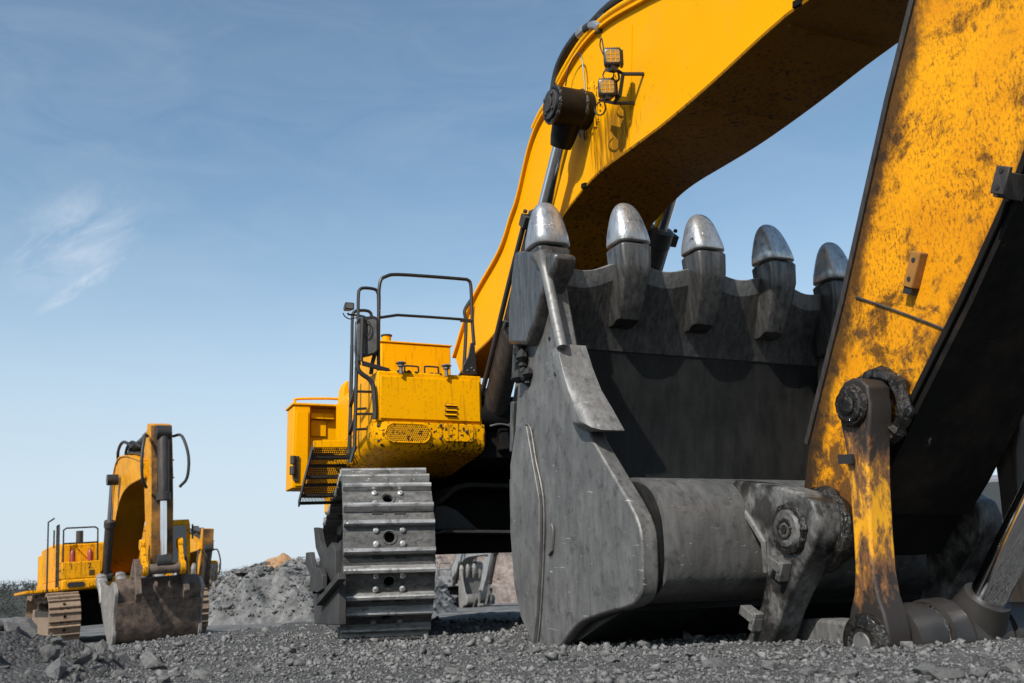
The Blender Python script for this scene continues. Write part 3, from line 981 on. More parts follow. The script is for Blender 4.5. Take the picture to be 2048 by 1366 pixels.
def make_track(parent, xc, W, y0, y1, rad, shoes, mat, frame_mat, detailed=True, z0=0.0, phase=0.0):
    t = empty('track', parent=parent)
    sm, bm_ = shoes
    path = [np.array(p) for p in track_path(y0, y1, rad)]
    seg = [np.linalg.norm(path[(i + 1) % len(path)] - path[i]) for i in range(len(path))]
    total = sum(seg); n = round(total / 0.34); pitch = total / n
    cum = np.concatenate([[0], np.cumsum(seg)])
    def at(s):
        s %= total; i = int(np.searchsorted(cum, s, 'right') - 1); i = min(i, len(path) - 1)
        return path[i] + (path[(i + 1) % len(path)] - path[i]) * ((s - cum[i]) / seg[i])
    for k in range(n):
        s = (k + phase) * pitch
        p = at(s); a = at(s - pitch * 0.42); b = at(s + pitch * 0.42)
        d = (b - a) / np.linalg.norm(b - a)           # runs front-up
        mid = (a + b) / 2 * 0.5 + p * 0.5
        u = Vector((0, d[0], d[1])); nrm = Vector((1, 0, 0)).cross(u)
        cen = np.array([y0 + (y1 - y0) / 2, rad])
        if nrm.y * (mid[0] - cen[0]) * 0.05 + nrm.z * (mid[1] - cen[1]) < 0 and abs(d[0]) > 0.5: nrm = -nrm
        if abs(d[0]) <= 0.5 and nrm.y * (mid[0] - cen[0]) < 0: nrm = -nrm
        x = u.cross(nrm)
        jr = random.Random(k * 7 + int(xc * 10)); x = (x + u * jr.uniform(-.006, .006) + nrm * jr.uniform(-.006, .006)).normalized()
        m = Matrix(((x.x, u.x, nrm.x, xc + jr.uniform(-.006, .006)), (x.y, u.y, nrm.y, mid[0]), (x.z, u.z, nrm.z, mid[1] + z0), (0, 0, 0, 1)))
        o = inst(sm, t, m, 'track_shoe')
        if detailed and p[0] < y0 + 2.2 * rad:
            for bx, by in ((-0.10, -0.052), (0.10, -0.052), (-0.10, 0.052), (0.10, 0.052)):
                inst(bm_, t, m @ Matrix.Translation((bx, by, 0)), 'bolt')
    # idler, sprocket, side frame, chain
    for cy, nm in ((y0 + rad, 'idler'), (y1 - rad, 'sprocket')):
        b = MB(); b.cyl((xc - 0.10, cy, rad + z0), (xc + 0.10, cy, rad + z0), rad - 0.17, n=28)
        b.cyl((xc - 0.19, cy, rad + z0), (xc + 0.19, cy, rad + z0), rad * 0.42, n=20)
        b.build(nm, frame_mat, t)
    b = MB()
    for s in (-0.13, 0.13):
        pp = [np.array(p) for p in path]; c = np.array([0, 0])
        ring = []
        for i, p in enumerate(pp):
            a = pp[i - 1]; q = pp[(i + 1) % len(pp)]; d = q - a; d = d / np.linalg.norm(d); nn = np.array([-d[1], d[0]])
            cc = np.array([np.clip(p[0], y0 + rad, y1 - rad), rad])
            if nn @ (cc - p) < 0: nn = -nn
            i0 = p + nn * 0.035; i1 = p + nn * 0.155
            ring.append([(xc + s - 0.035, i0[0], i0[1] + z0), (xc + s + 0.035, i0[0], i0[1] + z0), (xc + s + 0.035, i1[0], i1[1] + z0), (xc + s - 0.035, i1[0], i1[1] + z0)])
        ring.append(ring[0]); b.loft(ring, cap=False)
    b.build('chain', frame_mat, t)
    b = MB()
    b.prism('X', [(y0 + 1.1 * rad, rad * 0.6 + z0), (y0 + 1.4 * rad, rad * 1.35 + z0), (y1 - 1.4 * rad, rad * 1.45 + z0), (y1 - 1.0 * rad, rad * 0.6 + z0), (y1 - 1.6 * rad, 0.24 + z0), (y0 + 1.7 * rad, 0.24 + z0)], xc - W * 0.34, xc + W * 0.34)
    b.build('track_frame', frame_mat, t, 0.02)
    b = MB()
    k = max(3, int((y1 - y0 - 2.6 * rad) / 0.5))
    for i in range(k):
        y = y0 + 1.5 * rad + (y1 - y0 - 3 * rad) * i / (k - 1)
        b.cyl((xc - 0.17, y, 0.20 + z0), (xc + 0.17, y, 0.20 + z0), 0.15, n=14)
    for p in b.pieces(): p.build('roller', frame_mat, t)
    return t

# ------------------------------------------------------------------ the near excavator
ex = empty('excavator', (3.9, 10.6, 0), 'large yellow excavator filling the right half, its steel bucket curled up in front', 'excavator')
EXO = Matrix.Translation((-3.9, -10.6, 0))


def B(mb, name, mats, parent=None, bevel=0.0, smooth=38, seg=2, label=None):
    """a part of the near machine, written in world metres, hung under the machine (or one of its parts)"""
    if name in SPLIT:
        for p in mb.pieces(): o = p.build(name, mats, parent or ex, bevel, smooth, seg, label)
        return o
    o = mb.build(name, mats, parent or ex, bevel, smooth, seg, label)
    if parent is None: o.matrix_local = EXO.copy()
    return o


def part(name, label=None):
    e = empty(name, parent=ex); e.matrix_local = EXO.copy()
    if label: e['label'] = label
    return e


SPLIT = {'pin_boss', 'tube_end', 'grease', 'side_plate', 'bolt', 'bolt_hole', 'wire', 'lug', 'boom_foot', 'engine_house', 'window', 'step', 'weld_seam', 'side_step', 'latch_plate', 'hose'}
XB0, XB1 = 3.52, 4.27          # boom side faces
XS0, XS1 = 3.55, 4.25          # stick side faces
XC0, XC1 = 3.36, 4.46          # boom cylinder axes

# ---- boom: side plates between slightly wider top and bottom plates
boom = part('boom')
top = [(9.343, 2.653), (8.822, 3.082), (8.175, 3.333), (7.962, 3.448), (7.8, 3.595), (7.618, 3.743), (7.337, 4.096), (7.115, 4.246), (6.9, 4.298), (6.622, 4.415), (6.256, 4.501), (5.849, 4.474), (5.273, 4.322)]
bot = [(3.801, 3.413), (3.916, 3.391), (4.181, 3.381), (4.592, 3.353), (4.994, 3.338), (5.297, 3.337), (5.625, 3.35), (5.99, 3.367), (6.252, 3.355), (6.535, 3.301), (6.792, 3.231), (7.321, 2.941), (8.156, 2.658), (8.776, 2.567)]
tops = spline(top, 4) + [(4.4, 4.05), (3.4, 3.80), (2.3, 3.72)]
bots = [(2.1, 3.30), (2.9, 3.33), (3.4, 3.36)] + spline(bot[1:], 4) + [(9.2, 2.45)]
outline = tops + bots
b = MB()
b.prism('X', outline, XB0, XB0 + 0.03); b.prism('X', outline, XB1 - 0.03, XB1)
B(b, 'side_plate', 'yellow_boom', boom, 0)


def strip(poly, x0, x1, t, m=0, b=None):
    b = b or MB()
    o = offset(poly, t)
    b.loft([[(x0, p[0], p[1]), (x1, p[0], p[1]), (x1, q[0], q[1]), (x0, q[0], q[1])] for p, q in zip(poly, o)], m)
    return b


B(strip(tops, XB0 - 0.035, XB1 + 0.035, -0.028), 'top_plate', 'yellow', boom, 0.004)
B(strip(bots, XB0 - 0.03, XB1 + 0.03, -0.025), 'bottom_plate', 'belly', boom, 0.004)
# seams and welds across the side and the belly
b = MB()
s1 = [(3.517, 5.553, 4.279), (3.517, 5.623, 3.832), (3.517, 5.716, 3.378)]
b.tube(s1, 0.004, 6); B(b, 'weld_seam', 'yellow_box', boom)
b = MB()
b.tube([(XB0 + .02, 3.95, 3.345), (XB1 - .02, 3.95, 3.345)], 0.008, 6); b.tube([(XB0 + .02, 4.85, 3.30), (XB1 - .02, 4.85, 3.30)], 0.006, 6)
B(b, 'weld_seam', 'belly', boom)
# worn strip of chipped paint and welded lugs along the belly edge
b = MB()
for px in [(6.348, 3.337), (3.802, 3.384)]:
    b.obox((3.49, px[0], px[1]), ((1, 0, 0), (0, 1, .2), (0, -.2, 1)), (0.02, 0.03, 0.02))
B(b, 'lug', 'carbody', boom, 0.004)
# boss where the boom cylinder rods are pinned
bc = [(6.273, 3.939)][0]
foot = [(8.026, 1.806)][0]
b = MB()
b.cyl((XC0 - 0.155, *bc), (XB0 + 0.01, *bc), 0.150, n=32); b.cyl((XB1 - 0.01, *bc), (XC1 + 0.155, *bc), 0.150, n=32)
B(b, 'pin_boss', 'boss', boom, 0.008)
b = MB(); b.cyl((XC0 - 0.185, *bc), (XC0 - 0.156, *bc), 0.115, n=28); b.cyl((XC0 - 0.20, *bc), (XC0 - 0.186, *bc), 0.06, n=20)
for i in range(4):
    a = R(45 + 90 * i); b.bolt((XC0 - 0.186, bc[0] + 0.085 * math.cos(a), bc[1] + 0.085 * math.sin(a)), (-1, 0, 0), 0.016, 0.014)
B(b, 'pin_cap', 'frame', boom, 0.004)
b = MB(); b.ring((XC0 - 0.150, *bc), (1, 0, 0), 0.136, 0.018, 40, 7, jit=0.22); b.ring((XB0 - 0.085, *bc), (1, 0, 0), 0.142, 0.018, 40, 7, jit=0.22)
B(b, 'grease', 'grease', boom, label='black grease squeezed out around the pin')
# greasy stain plate around the boss on the side plate
b = MB(); b.cyl((XB0 - 0.012, *bc), (XB0 + 0.001, *bc), 0.21, 0.23, 28); B(b, 'boss_plate', 'yellow_spat', boom)

# ---- boom cylinders
for k, xc in enumerate((XC0, XC1)):
    cy = part('boom_cylinder')
    d = Vector((0, foot[0] - bc[0], foot[1] - bc[1])); Ld = d.length; d.normalize()
    p0 = Vector((xc, *bc))
    b = MB(); b.tube([p0 + d * 0.10, p0 + d * 0.24, p0 + d * 0.31], [0.115, 0.10, 0.085], 24); B(b, 'rod_eye', 'boss', cy)
    b = MB(); b.cyl(p0 + d * 0.29, p0 + d * 1.0, 0.064, n=28); B(b, 'rod', 'chrome', cy)
    b = MB(); b.tube([p0 + d * 0.86, p0 + d * 0.88, p0 + d * 1.02, p0 + d * 1.03], [0.10, 0.125, 0.125, 0.11], 28)
    for i in range(10):
        a = 2 * math.pi * i / 10; e1 = d.orthogonal().normalized(); e2 = d.cross(e1)
        b.bolt(p0 + d * 0.88 + (e1 * math.cos(a) + e2 * math.sin(a)) * 0.103, -d, 0.012, 0.016)
    B(b, 'gland', 'barrel', cy, 0.003)
    b = MB(); b.tube([p0 + d * 1.0, p0 + d * (Ld - 0.12), p0 + d * (Ld - 0.02)], [0.112, 0.112, 0.09], 32); B(b, 'barrel', 'barrel_worn', cy)
    b = MB(); b.cyl(p0 + d * 1.86, p0 + d * 1.90, 0.119, n=28); b.obox(p0 + d * 1.88 + Vector((-0.1, -0.06, 0)), ((1, 0, 0), d, Vector((1, 0, 0)).cross(d)), (0.03, 0.03, 0.02)); B(b, 'band_clamp', 'frame', cy, 0.003)
    b = MB(); e = (d.cross(Vector((1, 0, 0)))).normalized() * (-1)
    s_ = -1 if k == 0 else 1
    q = [p0 + d * 0.98 + Vector((s_ * 0.135, 0, 0)) + e * 0.03, p0 + d * 1.5 + Vector((s_ * 0.14, 0, 0)) + e * 0.03, p0 + d * (Ld - .3) + Vector((s_ * 0.14, 0, 0)) + e * 0.03, p0 + d * (Ld - .1) + Vector((s_ * 0.14, 0.12, 0)) + e * 0.0]
    b.tube(spline(q, 5), 0.022, 8); B(b, 'oil_pipe', 'barrel', cy)
    b = MB(); b.obox(p0 + d * 0.95 + Vector((s_ * 0.13, 0, 0)), ((1, 0, 0), d, Vector((1, 0, 0)).cross(d)), (0.045, 0.05, 0.05)); b.bolt(p0 + d * 0.90 + Vector((s_ * 0.16, 0, 0.02)), -d, 0.018, 0.03); B(b, 'pipe_flange', 'frame', cy, 0.005)
    b = MB(); b.cyl((xc - 0.16, *foot), (xc + 0.16, *foot), 0.13, n=24); B(b, 'foot_eye', 'carbody', cy, 0.006)

# ---- pipes and hoses along the boom's back
hp = part('hose_line')
def up3(poly, x, t):
    return [(x, p[0], p[1]) for p in offset(poly, -t)]
tk = tops[26:]
b = MB(); b.tube(up3(tk, XB0 - 0.005, 0.070), 0.030, 10); B(b, 'oil_pipe', 'yellow', hp)
b = MB(); b.tube(up3(tk, XB0 + 0.10, 0.120), 0.034, 10); B(b, 'oil_pipe', 'yellow', hp)
b = MB(); b.tube(up3(tops[39:], XB0 + 0.06, 0.185), 0.045, 10); B(b, 'hose', 'rubber', hp)
b = MB(); b.tube(up3(tops[40:], XB0 + 0.16, 0.235), 0.045, 10); B(b, 'hose', 'rubber', hp)
hs = [(3.5, 6.806, 4.243), (3.5, 6.812, 4.371), (3.5, 6.719, 4.532), (3.5, 6.551, 4.616), (3.5, 6.35, 4.64), (3.5, 6.204, 4.619), (3.5, 6.122, 4.598)]
b = MB(); b.tube(spline(hs, 5), 0.037, 12); B(b, 'hose', 'rubber', hp)
fe = [(3.5, 6.315, 4.634), (3.5, 6.221, 4.624), (3.5, 6.122, 4.598), (3.5, 6.043, 4.561), (3.5, 5.985, 4.501)]
b = MB(); b.tube(spline(fe, 4), [0.042] * 5 + [0.034] * 12, 12); B(b, 'hose_end', 'bright_steel', hp)
b = MB()
cl = [(3.56, 6.044, 4.522), (3.56, 6.003, 4.594), (3.56, 6.207, 4.545), (3.56, 6.247, 4.491)]
b.obox(cl[0], ((1, 0, 0), (0, 1, .4), (0, -.4, 1)), (0.07, 0.07, 0.03)); b.obox(cl[1], ((1, 0, 0), (0, 1, .4), (0, -.4, 1)), (0.05, 0.05, 0.04))
B(b, 'pipe_clamp', 'barrel', hp, 0.006)
b = MB(); b.obox(cl[2], ((1, 0, 0), (0, 1, .5), (0, -.5, 1)), (0.045, 0.045, 0.05)); B(b, 'pipe_clamp', 'yellow_box', hp, 0.005)
b = MB(); b.tube(spline([(3.46, 6.525, 4.277), (3.46, 6.448, 4.402), (3.46, 6.337, 4.445), (3.46, 6.253, 4.416), (3.46, 6.22, 4.324), (3.46, 6.205, 4.078)], 4), 0.006, 6); B(b, 'grease_line', 'black', hp)

# ---- two square work lamps on a bracket on the boom's side
lp = part('work_lamps')
xl = 3.28
def lamp(cpx, yaw, name='work_lamp'):
    c = Vector(cpx); ax = Vector((-0.40, -0.90, -0.10)).normalized(); ax = (Matrix.Rotation(R(yaw), 3, 'Z') @ ax).normalized()
    rt = ax.cross(Vector((0, 0, 1))).normalized(); upv = rt.cross(ax)
    def rr(h, d, r):
        return [c + rt * u + upv * w + ax * d for u, w in rrect(-h, h, -h, h, r, 4)]
    b = MB(); b.loft([rr(0.040, -0.07, .02), rr(0.058, -0.045, .025), rr(0.064, 0.0, .025), rr(0.064, 0.028, .025), rr(0.056, 0.034, .02)])
    for i in range(7):
        q = -0.05 + 0.1 * i / 6
        b.obox(c + rt * q + upv * 0.066 - ax * 0.02, (rt, upv, ax), (0.0035, 0.010, 0.035)); b.obox(c - rt * 0.066 + upv * q - ax * 0.02, (rt, upv, ax), (0.010, 0.0035, 0.035))
    B(b, 'lamp_housing', 'black', lp, 0.002)
    b = MB(); b.loft([rr(0.049, 0.035, .016), rr(0.047, 0.038, .016)]); B(b, 'lens', 'lens', lp)
    b = MB()
    for i in range(1, 3):
        q = -0.047 + 0.094 * i / 3
        b.obox(c + rt * q + ax * 0.039, (rt, upv, ax), (0.002, 0.045, 0.002)); b.obox(c + upv * q + ax * 0.039, (rt, upv, ax), (0.045, 0.002, 0.002))
    B(b, 'lens_grid', 'yellow_box', lp)
    return c, upv
la = [(3.3, 5.495, 3.936), (3.3, 5.598, 3.751)]
c1, u1 = lamp(la[0], 0); c2, u2 = lamp(la[1], 0)
b = MB()
fr = [(3.38, 5.731, 3.983), (3.38, 5.564, 3.887), (3.38, 5.499, 3.829), (3.38, 5.559, 3.695), (3.38, 5.648, 3.677), (3.38, 5.844, 3.798)]
b.tube(fr, 0.014, 6); b.tube([fr[2], (XB0, fr[2][1] - 0.05, fr[2][2])], 0.014, 6); b.tube([fr[4], (XB0, fr[4][1] - 0.05, fr[4][2])], 0.014, 6)
b.bar(c1 - u1 * 0.065, c1 - u1 * 0.10, 0.05, 0.05, (1, 0, 0)); b.bar(c2 - u2 * 0.062, c2 - u2 * 0.085, 0.05, 0.05, (1, 0, 0))
b.tube([c1 - u1 * 0.09, fr[0]], 0.012, 6); b.tube([c2 - u2 * 0.085, fr[5]], 0.012, 6)
B(b, 'bracket', 'black', lp)
b = MB()
for q in ("1208,112 1200,92 1203,78 1210,95", "1222,142 1228,155 1224,168 1214,172 1206,158 1208,148", "1198,206 1190,218 1194,228 1205,230 1211,218 1209,205"):
    pass
b.tube(spline([(3.34, 5.679, 4.061), (3.34, 5.727, 4.169), (3.34, 5.698, 4.218), (3.34, 5.68, 4.118), (3.34, 5.679, 4.061)], 4), 0.005, 6)
b.tube(spline([(3.34, 5.552, 3.88), (3.34, 5.572, 3.835), (3.34, 5.658, 3.856), (3.34, 5.711, 3.916), (3.34, 5.685, 3.943)], 4), 0.005, 6)
b.tube(spline([(3.34, 5.792, 3.748), (3.34, 5.855, 3.735), (3.34, 5.845, 3.683), (3.34, 5.767, 3.633), (3.34, 5.705, 3.646), (3.34, 5.713, 3.706)], 4), 0.006, 6)
b.tube(spline([(3.36, 5.531, 3.865), (3.36, 5.525, 3.799), (3.36, 5.569, 3.794), (3.36, 5.59, 3.738)], 4), 0.008, 6)
B(b, 'wire', 'rubber', lp)

# ---- stick
st = part('stick')
sl = [(3.084, 2.982), (3.319, 2.571), (3.548, 2.135), (3.785, 1.682), (4.052, 1.214), (4.174, 0.996), (4.26, 0.756)]
sr = [(3.982, 0.504), (3.848, 0.628), (3.694, 0.781), (3.417, 1.093), (3.059, 1.473), (2.669, 1.926)]
SP = [(2.30, 4.35), (2.52, 3.95)] + sl + [(4.33, 0.56), (4.22, 0.42), (4.06, 0.42)] + sr[1:] + [(2.10, 2.75), (1.75, 3.35), (1.80, 4.1)]
b = MB(); b.prism('X', SP, XS0, XS1); b.m = [0, 0] + [1] * (len(b.m) - 2); B(b, 'body', ['yellow_dirty', 'carbody'], st, 0.006, label='scuffed and grimy yellow side')  # rim faces take near-black steel, painting in the stick's shaded underside
# edge flange along the bucket side and the far edge, proud of the side plate
b = MB(); e = [(2.52, 3.95)] + sl[:6]
strip(e, XS0 - 0.012, XS1 + 0.012, 0.030, 0, b); B(b, 'edge_flange', 'barrel_worn', st, 0.003)
b = MB(); e = [(2.10, 2.75)] + sr[1:][::-1]
strip([(p[0], p[1]) for p in e], XS0 - 0.010, XS1 + 0.010, 0.03, 0, b); B(b, 'edge_flange', 'carbody', st, 0.003)
# front plate: shade painted on in near black, facing the camera side
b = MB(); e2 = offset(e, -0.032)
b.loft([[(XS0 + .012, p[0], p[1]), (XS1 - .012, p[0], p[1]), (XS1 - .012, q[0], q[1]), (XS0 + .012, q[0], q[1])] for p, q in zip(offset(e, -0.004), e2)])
B(b, 'front_plate', 'shade_black', st, label='front plate with its shade painted black')
w = [(3.547, 3.704, 1.674), (3.547, 3.552, 1.589), (3.547, 3.376, 1.486), (3.547, 3.179, 1.367)]
b = MB(); b.tube(w, 0.007, 6); B(b, 'weld_seam', 'barrel_worn', st)
# lifting bracket and hose clamp brackets
br_ = [(3.53, 3.287, 1.682)][0]
def slant_box(c, along, hs):
    a = Vector(along).normalized(); return (c, ((1, 0, 0), a, Vector((1, 0, 0)).cross(a)), hs)
AL = Vector((0, sl[3][0] - sl[1][0], sl[3][1] - sl[1][1])).normalized()
b = MB(); c0 = Vector(br_)
b.obox(*slant_box(c0, AL, (0.030, 0.085, 0.030)))
B(b, 'hose_bracket', 'stick_mud', st, 0.006)
b = MB()
for t in (-0.045, 0.045): b.cyl(c0 + AL * t + Vector((-0.029, 0, 0)), c0 + AL * t + Vector((-0.033, 0, 0)), 0.011, n=12)
b.obox(*slant_box(c0 + AL * 0.10, AL, (0.024, 0.016, 0.026)))
B(b, 'bolt_hole', 'dark', st)
br2 = Vector([(3.5, 2.703, 1.861)][0])
b = MB(); b.obox(*slant_box(br2, AL, (0.075, 0.055, 0.012))); b.obox(*slant_box(br2 + Vector((-0.07, -0.015, 0.01)), AL, (0.010, 0.058, 0.035)))
B(b, 'hose_bracket', 'barrel_worn', st, 0.004)
b = MB()
for t in (-0.035, 0.035): b.cyl(br2 + AL * t + Vector((-0.081, -0.015, 0.015)), br2 + AL * t + Vector((-0.085, -0.015, 0.015)), 0.010, n=12)
B(b, 'bolt_hole', 'dark', st)

# ---- bucket
bk = part('bucket', 'grey steel bucket standing on its heel with five teeth up')
BX0, BX1 = 2.62, 5.16
shell = spline([(5.685, 2.20), (5.735, 2.08), (5.82, 1.80), (5.90, 1.35), (5.945, 0.85), (5.91, 0.42), (5.78, 0.12), (5.56, 0.0), (5.30, 0.01), (5.0, 0.10), (4.72, 0.18)], 6)
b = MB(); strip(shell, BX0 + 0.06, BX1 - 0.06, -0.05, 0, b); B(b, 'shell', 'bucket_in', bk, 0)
side = [(5.72, 2.294), (5.625, 2.454), (5.289, 2.318), (5.22, 2.013), (5.142, 1.712), (4.972, 1.376), (4.845, 1.098), (4.499, 0.735)]
sidepoly = side + spline([(4.433, 0.654), (4.391, 0.564), (4.393, 0.429), (4.415, 0.297), (4.477, 0.231), (4.591, 0.2), (4.833, 0.17), (5.097, 0.121), (5.259, 0.049), (5.374, -0.016), (5.565, -0.053), (5.755, 0.03), (5.888, 0.222), (5.944, 0.561)], 3) + [(5.927, 0.939), (5.883, 1.355), (5.783, 1.767)]
def bevel_side(x0, x1, nm):
    bb = MB(); bb.prism('X', sidepoly, x0, x1)
    return B(bb, nm, 'bucket', bk, 0.012, 30)
bevel_side(BX0, BX0 + 0.10, 'side_plate'); bevel_side(BX1 - 0.10, BX1, 'side_plate')
# wear plate welded on the outer rear of each side
wp = [(5.652, 1.31), (5.506, 0.834), (5.538, 0.51), (5.614, 0.162), (5.672, -0.005), (5.834, 0.147), (5.923, 0.344), (5.957, 0.687), (5.921, 1.099), (5.804, 1.342)]
b = MB(); b.prism('X', wp, BX0 - 0.028, BX0 - 0.001); B(b, 'wear_plate', 'bucket', bk, 0.006)
wp2 = [(5.369, 0.686), (5.353, 0.644), (5.385, 0.525), (5.435, 0.499), (5.451, 0.549), (5.431, 0.673)]
b = MB(); b.prism('X', wp2, BX0 - 0.018, BX0 - 0.001); B(b, 'patch', 'bucket', bk, 0.004)
b = MB(); wq = [(2.612, 5.756, 1.327), (2.612, 5.635, 1.301), (2.612, 5.566, 1.084), (2.612, 5.483, 0.831), (2.612, 5.514, 0.509), (2.612, 5.59, 0.163), (2.612, 5.647, 0.001)]; b.tube(spline(wq, 8), 0.007, 6); B(b, 'weld', 'bucket', bk)
# heel shrouds along the back edge
hs = [p for p in shell if p[1] < 2.0]
for i in range(6):
    k = 4 + i * 6
    if k + 5 < len(shell):
        seg = shell[k:k + 5]
        b = MB(); strip(seg, BX0 - 0.012, BX0 + 0.16, 0.045, 0, b); B(b, 'heel_shroud', 'adapter', bk, 0.008)
# torsion tube across the hinge side
tt = spline([(4.80, 0.875), (4.62, 0.865), (4.47, 0.80), (4.385, 0.66), (4.375, 0.48), (4.41, 0.33), (4.50, 0.26)], 5)
tube_poly = tt + [(4.80, 0.20), (4.95, 0.5)]
b = MB(); b.prism('X', tube_poly, BX0 + 0.14, BX1 - 0.14); B(b, 'torsion_tube', 'bucket', bk, 0)
b = MB(); b.prism('X', [(p[0] + 0.03, p[1] * 0.97 + 0.01) for p in tube_poly], BX0 + 0.10, BX0 + 0.141); b.prism('X', [(p[0] + 0.03, p[1] * 0.97 + 0.01) for p in tube_poly], BX1 - 0.141, BX1 - 0.10); B(b, 'tube_end', 'bucket_in', bk)
# lip: a thick plate with scalloped bays between the teeth
TX = [2.72, 3.33, 3.93, 4.53, 5.07]
TZ = [2.375, 2.465, 2.475, 2.465, 2.37]
LIPY = 5.56
def lip_z(x):
    z = np.interp(x, TX, TZ)
    d = min(abs(x - t) for t in TX)
    return z - 0.025 - 0.055 * (1 - math.cos(math.pi * min(1, d / 0.3))) / 2
xs = np.linspace(BX0 + 0.05, BX1 - 0.05, 60)
b = MB()
rings = []
for x in xs:
    z = lip_z(x); t = np.interp(z, [2.0, 2.45], [0.0, 1.0])
    rings.append([(x, 5.52, z), (x, 5.575, z + 0.012), (x, 5.66, z - 0.02), (x, 5.80, 2.00), (x, 5.82, 1.86), (x, 5.745, 1.86), (x, 5.70, 2.0), (x, 5.555, z - 0.11)])
b.loft(rings)
for k in range(len(xs) - 1):
    for j in (0, 1, 7): b.m[k * 8 + j] = 1
B(b, 'lip', ['adapter', 'cutter'], bk, 0.006, 50)
# adapters and tooth tips
def section(c, w, d, n=20, e=3.2, yaw=0):
    out = []
    for i in range(n):
        a = 2 * math.pi * i / n; ca, sa = math.cos(a), math.sin(a)
        out.append((c[0] + w * math.copysign(abs(ca) ** (2 / e), ca), c[1] + d * math.copysign(abs(sa) ** (2 / e), sa), c[2]))
    return out
for i, (tx, tz) in enumerate(zip(TX, TZ)):
    ad = MB()
    ly = 5.50
    # straddle leg running down inside the bucket, then neck, then collar under the tip
    prof = [(-0.455, 0.16, 0.035, 0.080), (-0.43, 0.125, 0.078, 0.086), (-0.30, 0.065, 0.095, 0.096), (-0.17, 0.02, 0.106, 0.104), (-0.10, 0.0, 0.114, 0.112), (0.040, 0.0, 0.120, 0.120), (0.054, 0.0, 0.110, 0.110)]
    rings = [section((tx, ly + dy, tz + dz), wv, dv, 24, 7.0) for dz, dy, dv, wv in prof]
    ad.loft(rings); B(ad, 'adapter', 'adapter', bk, 0.004, 32)
    nk = MB(); nk.loft([section((tx, ly - .005, tz + z), 0.090, 0.085, 18, 3.5) for z in (0.04, 0.10)]); B(nk, 'nose', 'dark', bk)
    tp = MB()
    pr = [(0.070, 0.124, 0.124), (0.078, 0.130, 0.130), (0.14, 0.126, 0.124), (0.20, 0.117, 0.110), (0.26, 0.107, 0.093), (0.305, 0.096, 0.077), (0.340, 0.081, 0.060), (0.366, 0.062, 0.043), (0.382, 0.039, 0.026), (0.388, 0.014, 0.010)]
    wr = random.Random(60 + i); wx, wl, wy = wr.uniform(-.05, .05), wr.uniform(0.93, 1.03), wr.uniform(-.05, .10)      # each tip worn its own way
    tp.loft([section((tx + z * z * wx * 2, ly - 0.005 + z * wy, tz + 0.08 + (z - 0.08) * wl), wv, dv, 28, 2.5 + 1.3 * max(0, 1 - z * 3)) for z, wv, dv in pr]); B(tp, 'tooth', 'tooth', bk, 0, 60)
    pn = MB(); pc = (tx - 0.112, ly - 0.05, tz + 0.135)
    pn.ring(pc, (-1, -0.35, 0), 0.020, 0.006, 14, 6); pn.cyl((pc[0] + 0.01, pc[1], pc[2]), (pc[0] - 0.006, pc[1], pc[2]), 0.017, n=12, m=1); B(pn, 'retaining_pin', ['adapter', 'dark'], bk)
# corner casting and side cutter on the near side
cc = [(5.628, 2.46), (5.039, 2.246), (5.097, 2.148), (5.245, 2.05), (5.368, 1.893), (5.503, 1.792), (5.793, 1.869), (5.765, 2.099), (5.697, 2.32)]
b = MB(); b.prism('X', cc, 2.545, 2.70); B(b, 'corner_casting', 'adapter', bk, 0.03, 50, 3)
b = MB()
rp = [(2.555, 5.227, 2.29), (2.555, 5.195, 2.174), (2.555, 5.141, 2.016), (2.555, 5.09, 1.846), (2.555, 5.029, 1.665)]
b.tube(spline(rp, 4), [0.075, 0.06, 0.045, 0.036, 0.033] + [0.033] * 12, 12); B(b, 'cutter_bar', 'cutter', bk, 0, 60)
b = MB()
wing = [(5.224, 1.711), (5.077, 1.7), (5.003, 1.542), (4.918, 1.399), (4.79, 1.255), (4.684, 1.127), (4.85, 1.143), (4.973, 1.237), (5.073, 1.365), (5.161, 1.526)]
n_ = len(wing)
vs_ = [(2.565, *p) for p in wing] + [(2.70, *p) for p in wing]
cxw = np.mean(np.array(wing), 0)
b.loft([[(2.535, cxw[0] + (p[0] - cxw[0]) * .55, cxw[1] + (p[1] - cxw[1]) * .75) for p in wing], [(2.56, cxw[0] + (p[0] - cxw[0]) * .85, cxw[1] + (p[1] - cxw[1]) * .93) for p in wing], [(2.60, *p) for p in wing], [(2.74, *p) for p in wing]])
B(b, 'side_cutter', 'cutter', bk, 0.006, 50)
# far side cutter
b = MB(); b.prism('X', [(p[0], p[1]) for p in wing], BX1 - 0.06, BX1 + 0.06); B(b, 'side_cutter', 'adapter', bk, 0.012)
# packed dirt behind the corner
b = MB()
rng = random.Random(3)
for q in [(2.6, 5.717, 1.817), (2.6, 5.685, 1.736), (2.6, 5.638, 1.651), (2.6, 5.682, 1.683), (2.6, 5.658, 1.606)]:
    for _ in range(5):
        c = Vector(q) + Vector((rng.uniform(-.03, .03), rng.uniform(-.04, .04), rng.uniform(-.04, .04))); r_ = rng.uniform(.02, .045)
        b.tube([c + Vector((0, 0, -r_)), c + Vector((rng.uniform(-.01, .01), 0, -r_ * .4)), c + Vector((0, rng.uniform(-.01, .01), r_ * .5)), c + Vector((0, 0, r_))], [r_ * .3, r_ * rng.uniform(.8, 1.1), r_ * rng.uniform(.7, 1), r_ * .2], 7)
B(b, 'packed_dirt', 'dark', bk, 0, 0)
# bolt holes in the side plate
b = MB()
for q in [(2.618, 5.387, 2.093), (2.618, 5.315, 1.795), (2.618, 5.256, 1.559)]: b.cyl((2.619, q[1], q[2]), (2.612, q[1], q[2]), 0.012, n=10)
B(b, 'bolt_hole', 'dark', bk)
